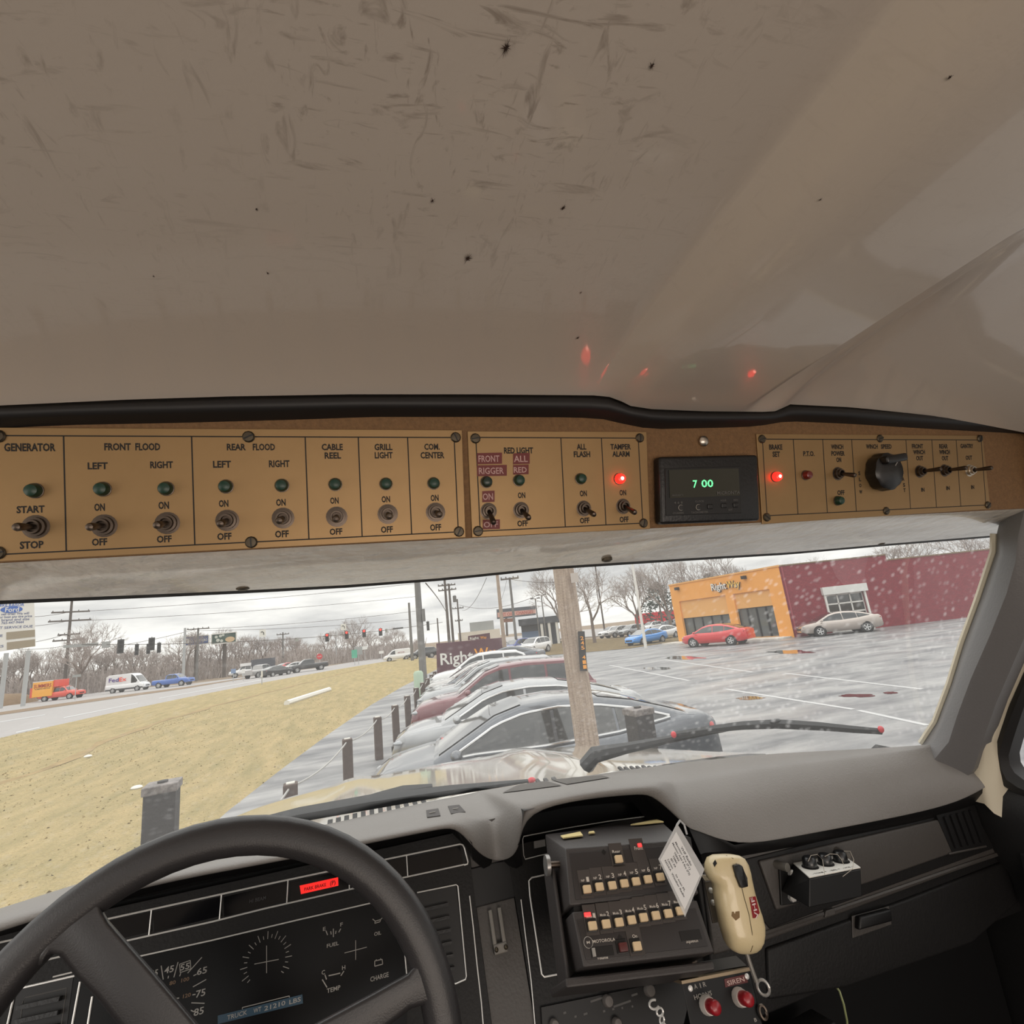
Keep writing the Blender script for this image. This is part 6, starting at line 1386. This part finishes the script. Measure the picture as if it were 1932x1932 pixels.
f, s_, o = hang(495.5, 1194.5, 8, 10, 'white lane arrow sign hanging on the span wire', m_swhite); WM[o.name] = M.Translation(o.location); MB().tube([f.p(.12, -.2, .05), f.p(.12, .05, .05), f.p(-.05, .18, .05), f.p(-.2, .1, .05)], .05, 5).build('arrow', m_sig, o)
f, s_, o = hang(648, 1183, 7, 8.5, 'white lane arrow sign hanging above the left red light', m_swhite); WM[o.name] = M.Translation(o.location); MB().tube([f.p(.12, -.2, .05), f.p(.12, .05, .05), f.p(-.05, .18, .05), f.p(-.2, .1, .05)], .05, 5).build('arrow', m_sig, o)
hang(729, 1190, 3.5, 5.5, 'small grey sign right of the rightmost red light', m_sgrey); hang(751, 1185.5, 15, 2.2, 'long dark street name sign on the span wire', m_sig, nm='street_name_sign'); hang(153, 1217.5, 32, 3.4, 'long pale street name sign left of the dark traffic lights', m_sgrey, nm='street_name_sign'); hang(200, 1216, 8, 7, 'small pale sign left of the large dark traffic lights', m_sgrey); hang(560, 1207, 5, 5, 'small grey sign above the far road', m_sgrey)
def span(p0, p1, d0, d1, sag, lab, r=.035, grp='overhead wires'):
    a = facing(*p0, d0).o; b = facing(*p1, d1).o; pts = []
    for k in range(17): t = k / 16; q = a.lerp(b, t); q.z -= sag * 4 * t * (1 - t); pts.append(q)
    MB().tube(pts, r, 4).build('overhead_wire', m_dpole, label=lab, cat='wire', group=grp)
span((150, 1216), (835, 1174), 70, 79, .9, 'span wire carrying the traffic lights', .04)
L_ = 'thin power line crossing the cloudy sky over the road'
for p0, p1 in [((-20, 1162), (130, 1155)), ((130, 1155), (790, 1100)), ((134, 1172), (790, 1125)), ((-20, 1180), (126, 1172)), ((-10, 1216), (120, 1198)), ((-10, 1219), (120, 1219)), ((372, 1187), (792, 1152)), ((372, 1190), (775, 1168)), ((130, 1230), (370, 1187))]: span(p0, p1, 118, 112, .5, L_, .045)
span((803, 1100), (842, 1155), 30, 70, -.2, 'heavy drooping cable from the grey utility pole', .035); span((918, 1090), (872, 1152), 60, 100, 1.0, 'cable slanting down from the header toward the low crossarm pole', .03)
span((866, 1141), (1010, 1125), 108, 74, 1.2, 'wire from the low crossarm pole to the lamp posts', .04); span((960, 1092), (1050, 1098), 62, 60, .2, 'wire from the crossarm pole to behind the wooden pole', .03); span((956, 1095), (944, 1135), 62, 60, .2, 'guy wire beside the pale leaning pole', .02)
# small roadside signs
def rsign(x, yt, yb, d, w, h, mt, lab, post=m_spole, rot=0., cat='sign', shape='box'):
    g = facing(x, yb, d); t = thing('road_sign', lab, cat, (g.o.x, g.o.y, 0)); zt = g.P(x, yt).z; s_ = d / 967 * 1.15; f = Fr((g.o.x, g.o.y, zt - h * s_ / 2), g.u, (0, 0, 1))
    MB().tube([V((g.o.x, g.o.y, -.1)), V((g.o.x, g.o.y, zt - h * s_ * .3))], .05, 6).build('post', post, t)
    if shape == 'oct': MB().prism([f.p(w * s_ / 2 * math.cos(k * math.pi / 4 + .39), w * s_ / 2 * math.sin(k * math.pi / 4 + .39), .06) for k in range(8)], [f.p(w * s_ / 2 * math.cos(k * math.pi / 4 + .39), w * s_ / 2 * math.sin(k * math.pi / 4 + .39), .10) for k in range(8)]).build('panel', mt, t)
    else: MB().box(f, -w * s_ / 2, w * s_ / 2, -h * s_ / 2, h * s_ / 2, .06, .10).build('panel', mt, t)
    return t, f
t, f = rsign(603, 1233, 1248, 100, 8.5, 8.5, mat('stop_red', (200, 40, 48), .5), 'red octagonal stop sign beside the black pickup', shape='oct'); MB().text(f, "STOP", 0, 0, w=.62, n=.12).build('lettering', m_white, t)
rsign(669.5, 1226, 1258, 95, 8, 12, mat('guide_green', (80, 170, 140), .5), 'small green guide sign at the road edge'); rsign(677, 1220, 1256, 97, 12, 12, m_sgrey, 'grey sign back right of the green guide sign'); rsign(689, 1219, 1250, 120, 8, 5, m_swhite, 'small white oval sign right of the grey sign back')
rsign(494, 1266, 1293, 62, 2, 8, m_white, 'white marker post standing at the grass edge of the road'); rsign(440, 1262, 1281, 85, 6, 6, mat('sign_blue_grey', (120, 140, 170), .6), 'small blue-grey sign on the median'); rsign(459, 1262, 1278, 85, 4, 6, m_swhite, 'small white sign on the median'); rsign(142, 1273, 1310, 95, 8, 3, m_sgrey, 'thin street sign behind the service truck'); rsign(720, 1228, 1243, 110, 7, 4, m_white, 'small white yard sign left of the cargo van')

# ------------------------------------------------------------------ far buildings
def block(x0, x1, yt, yb, d, depth, mt, nm, lab, cat='building', yaw=0.):
    g = facing((x0 + x1) / 2, yb, d, yaw); u0 = g.uv(x0, yb)[0]; u1 = g.uv(x1, yb)[0]; zt = g.P((x0 + x1) / 2, yt).z
    t = thing(nm, lab, cat, (g.o.x, g.o.y, 0)); f = Fr((g.o.x, g.o.y, 0), g.u, (0, 0, 1)); MB().box(f, u0, u1, -.1, zt, -depth, 0).build('walls', mt, t); return t, f, u0, u1, zt
m_dkb = mat('dark_metal_siding', (84, 88, 96), .6); m_pinkr = mat('faded_pink_roof', (196, 168, 160), .8); m_redaw = mat('red_awning', (196, 40, 48), .7); m_bluep = mat('blue_tarp', (110, 132, 164), .7)
t, f, u0, u1, zt = block(985, 1056, 1166, 1200, 84, 14, m_dkb, 'pavilion_building', 'dark grey open-front pavilion building behind the wooden pole')
MB().box(f, u0 - .3, u1 + 1, zt - .9, zt + .1, -14, 1.2).build('roof_fascia', mat('dark_fascia', (66, 70, 76), .6), t)
for k in range(3): u = u0 + (u1 - u0) * (.55 + .2 * k); MB().box(f, u - .2, u + .2, 0, zt - .9, .8, 1.1).build('column', m_white, t)
MB().box(f, u0, u0 + (u1 - u0) * .45, 0, zt * .55, 0, .1).build('blue_panel', m_bluep, t)
SB2 = facing(975, 1160, 80); ss = thing('marquee_sign', 'long marquee sign board with faded red letters left of the dark pavilion', 'sign', SB2.P(975, 1178)); MB().pxprism(SB2, [(938, 1168), (1011, 1160.5), (1010, 1143), (937, 1150)], -.5, 0).build('frame', m_dkb, ss); MB().pxprism(SB2, [(939, 1165), (1011, 1157), (1010.5, 1149.5), (938.5, 1156)], 0, .06).build('message_board', mat('sign_pink', (206, 160, 148), .6), ss)
MB().textpx(SB2, "HIT OIL   CHANGES", 975, 1157, 62, 6, n=.08).build('lettering', mat('faded_red_letters', (176, 84, 76), .7), ss); MB().pxprism(SB2, [(955, 1200), (959, 1200), (957, 1164), (953, 1164)], -.4, -.1).build('post', m_dpole, ss)
MB().pxprism(SB2, [(945, 1175), (968, 1173), (968, 1166), (945, 1168)], -.2, -.05).build('lower_board', mat('brown_board', (130, 92, 76), .7), ss)
t, f, u0, u1, zt = block(1200, 1298, 1158, 1178, 118, 10, mat('shop_dark', (90, 84, 84), .7), 'shop_building', 'long low shop with a red awning behind the blue coupe'); MB().box(f, u0, u1, zt - 1.7, zt + .5, -.2, 1.5).build('awning', m_redaw, t)
t, f, u0, u1, zt = block(865, 945, 1190, 1208, 130, 12, mat('cream_siding', (206, 198, 184), .8), 'shop_building', 'pale low shop far behind the maroon sign'); MB().box(f, u0 + 3, u0 + 9, zt, zt + 2.2, -2, -1.5).build('roof_sign', m_sgrey, t)
t, f, u0, u1, zt = block(493, 620, 1249, 1262, 150, 14, mat('pink_siding', (196, 172, 166), .8), 'storage_building', 'long low building with pink roof beyond the road traffic'); MB().prism([f.p(u0, zt, .3), f.p(u0, zt + 1.6, -7), f.p(u0, zt, -14)], [f.p(u1, zt, .3), f.p(u1, zt + 1.6, -7), f.p(u1, zt, -14)]).build('roof', m_pinkr, t)
gm = facing(20, 1306, 112); MB().ball((gm.o.x - 2, gm.o.y + 2, -.2), 4.5, 3.5, 1.9, n=14).build('dirt_mound', m_dirt, smooth=True, label='brown mound of dirt behind the dealer sign legs', cat='mound')
# back street grass bank
bank = [G(948, 1236, .02), G(1010, 1238, .02), G(1100, 1231, .02), G(1190, 1223, .02), G(1290, 1208, .02), G(1290, 1192, .03), G(1190, 1202, .03), G(1060, 1209, .03), G(960, 1221, .03)]
MB().poly(bank).build('grass', m_bank, label='dry grass bank below the back street cars', cat='grass', kind='stuff')
MB().poly([G(945, 1214, .0), G(1070, 1204, .0), G(1290, 1190, .0), G(1290, 1176, .0), G(1070, 1190, .0), G(940, 1204, .0)]).build('back_street', m_road, kind='structure')

# ------------------------------------------------------------------ bare trees
m_bark = mat('bare_bark', (122, 110, 102), .95); m_twig = mat('bare_twigs', (160, 150, 144), .95)
def tree(name, lab, cat, seed, h, spread=.42, depth=5, lean=0., group=None, dens=3, twig=m_twig):
    g = random.Random(seed); t = thing(name, lab, cat, (0, 0, 0), group); tr = MB(); br = MB()
    def grow(p, d, ln, r, lv):
        q = p + d * ln; mid = p.lerp(q, .5) + V((g.uniform(-1, 1), g.uniform(-1, 1), 0)) * ln * .06
        (tr if lv <= 1 else br).tube([p, mid, q], [r, r * .85, r * .66], 5 if lv < 2 else 3)
        if lv >= depth: return
        n = dens + (1 if g.random() < .4 else 0)
        for k in range(n):
            a = 2 * math.pi * (k + g.random() * .8) / n; s_ = spread * g.uniform(.6, 1.35)
            o = d.orthogonal().normalized(); o.rotate(M.Rotation(a, 3, d)); nd = (d + o * s_ * 1.5 + V((0, 0, .18))).normalized()
            start = p.lerp(q, g.uniform(.55, 1.0)) if k else q
            grow(start, nd, ln * g.uniform(.58, .80), r * .58, lv + 1)
    grow(V((0, 0, -.1)), V((lean, 0, 1)).normalized(), h * .30, h * .020, 0)
    tr.build('trunk', m_bark, t, smooth=True); br.build('branches', twig, t); return t
def copy_to(t, x, y, z, deg, sc, label=None):
    c = copy_tree(t, label=label); c.location = (x, y, z); c.rotation_euler = (0, 0, math.radians(deg)); c.scale = (sc,) * 3; return c
LT = 'bare winter tree in the tree line beyond the road'
GT = 'bare trees in the tree line beyond the road'
pro = [tree('bare_tree', LT, 'tree', s_, 11, sp, 5, group=GT) for s_, sp in ((3, .40), (8, .50), (21, .34))]
g_ = random.Random(4); n0 = 0
spots = []
for k in range(78):
    x = -110 + k * 11.2 + g_.uniform(-5, 5); d = g_.uniform(125, 190) * (1 if x < 560 else 1.25)
    spots.append((x, d))
for i, (x, d) in enumerate(spots):
    f = facing(x, 1290 - .105 * x, d); sc = g_.uniform(.75, 1.12) * (1.0 if x < 480 else .95)
    if i < 3: o = pro[i]; o.location = (f.o.x, f.o.y, -.1); o.rotation_euler = (0, 0, g_.uniform(0, 6)); o.scale = (sc,) * 3
    else: copy_to(pro[i % 3], f.o.x, f.o.y, -.1, g_.uniform(0, 360), sc)
# taller single trees that stand out
for x, yb, d, h, s_, lab, sp, dp in [(150, 1296, 112, 15, 31, 'tall bare tree between the dark crossarm pole and the delivery van', .45, 6), (352, 1275, 118, 13, 44, 'tall bare tree behind the blue billboard', .5, 6), (668, 1243, 122, 11.5, 51, 'tall bare tree behind the leftmost red traffic light', .42, 6), (745, 1236, 128, 9, 53, 'round-crowned bare tree behind the white cargo van', .5, 6),
      (1118, 1183, 70, 13, 61, 'large bare tree right behind the wooden utility pole', .55, 6), (1060, 1190, 66, 12, 63, 'bare tree left of the wooden utility pole', .5, 6), (1205, 1180, 78, 12, 66, 'large bare tree behind the tall pale light pole', .5, 6), (1262, 1172, 74, 12.5, 69, 'spreading bare tree left of the orange storefront', .5, 6), (1330, 1160, 78, 12.5, 71, 'bare tree rising behind the orange storefront roof, left', .42, 6), (1395, 1150, 84, 13, 73, 'bare tree rising behind the orange storefront roof, right', .42, 6), (1540, 1130, 80, 9.5, 77, 'bare tree top showing over the red wall beside the orange corner', .5, 6), (1715, 1110, 64, 9.8, 79, 'bare tree top above the red wall near the roof step', .5, 6), (1860, 1085, 64, 9.8, 83, 'bare tree top above the far right end of the red wall', .5, 6)]:
    f = facing(x, yb, d); t = tree('bare_tree', lab, 'tree', s_, h, sp, dp, dens=3); t.location = (f.o.x, f.o.y, -.1)
# evergreens behind the storefront
m_fir = mat('evergreen', (66, 76, 66), .95, bump=(6, 1., .2), var=(1.5, 1., (48, 58, 50)))
for x, d, h, w, s_, lab in [(1352, 92, 8.6, 4.0, 5, 'dark evergreen behind the orange storefront roof'), (1248, 104, 9.0, 5.2, 9, 'dark leafy mass behind the spreading bare tree')]:
    f = facing(x, 1165, d); g = random.Random(s_); t = thing('evergreen_tree', lab, 'tree', (f.o.x, f.o.y, 0)); m_ = MB()
    for k in range(900):
        z = h * (.12 + .86 * g.random() ** .8); r = w * (1 - z / h) ** .6 * g.uniform(.5, 1.05); a = g.uniform(0, 6.283); c = V((f.o.x + r * math.cos(a), f.o.y + r * math.sin(a), z)); s2 = g.uniform(.2, .5)
        d1 = V((g.uniform(-1, 1), g.uniform(-1, 1), g.uniform(-1, 1))).normalized(); d2 = d1.orthogonal().normalized(); m_.add([c - d1 * s2, c + d2 * s2 * .5, c + d1 * s2, c - d2 * s2 * .5], [(0, 1, 2, 3)])
    m_.build('crown', m_fir, t); MB().tube([(f.o.x, f.o.y, 0), (f.o.x, f.o.y, h * .8)], [.25, .08], 6).build('trunk', m_bark, t)
# undergrowth below the tree line: nobody could count the stems
g = random.Random(12); m_ = MB()
for k in range(9000):
    x = g.uniform(-160, 800); d = g.uniform(122, 175); r = ray(x, 1290 - .105 * x); hh = math.hypot(r.x, r.y); p = V((r.x / hh * d, r.y / hh * d, -.1)); h = g.uniform(1.5, 5.0) * (1.0 if x < 600 else .8)
    a = V((g.uniform(-.35, .35), g.uniform(-.35, .35), 1)).normalized(); w = V((r.y, -r.x, 0)).normalized() * g.uniform(.05, .16); q = p + a * h
    m_.add([p - w, p + w, q + w * .3, q - w * .3], [(0, 1, 2, 3)])
    for j in range(2):
        s0 = p.lerp(q, g.uniform(.3, .8)); e = s0 + V((g.uniform(-1, 1), g.uniform(-.5, .5), g.uniform(.3, 1))) * h * .3; m_.add([s0 - w * .5, s0 + w * .5, e], [(0, 1, 2)])
m_.build('undergrowth', m_twig, label='tangled grey brush below the tree line beyond the road', cat='brush', kind='stuff')
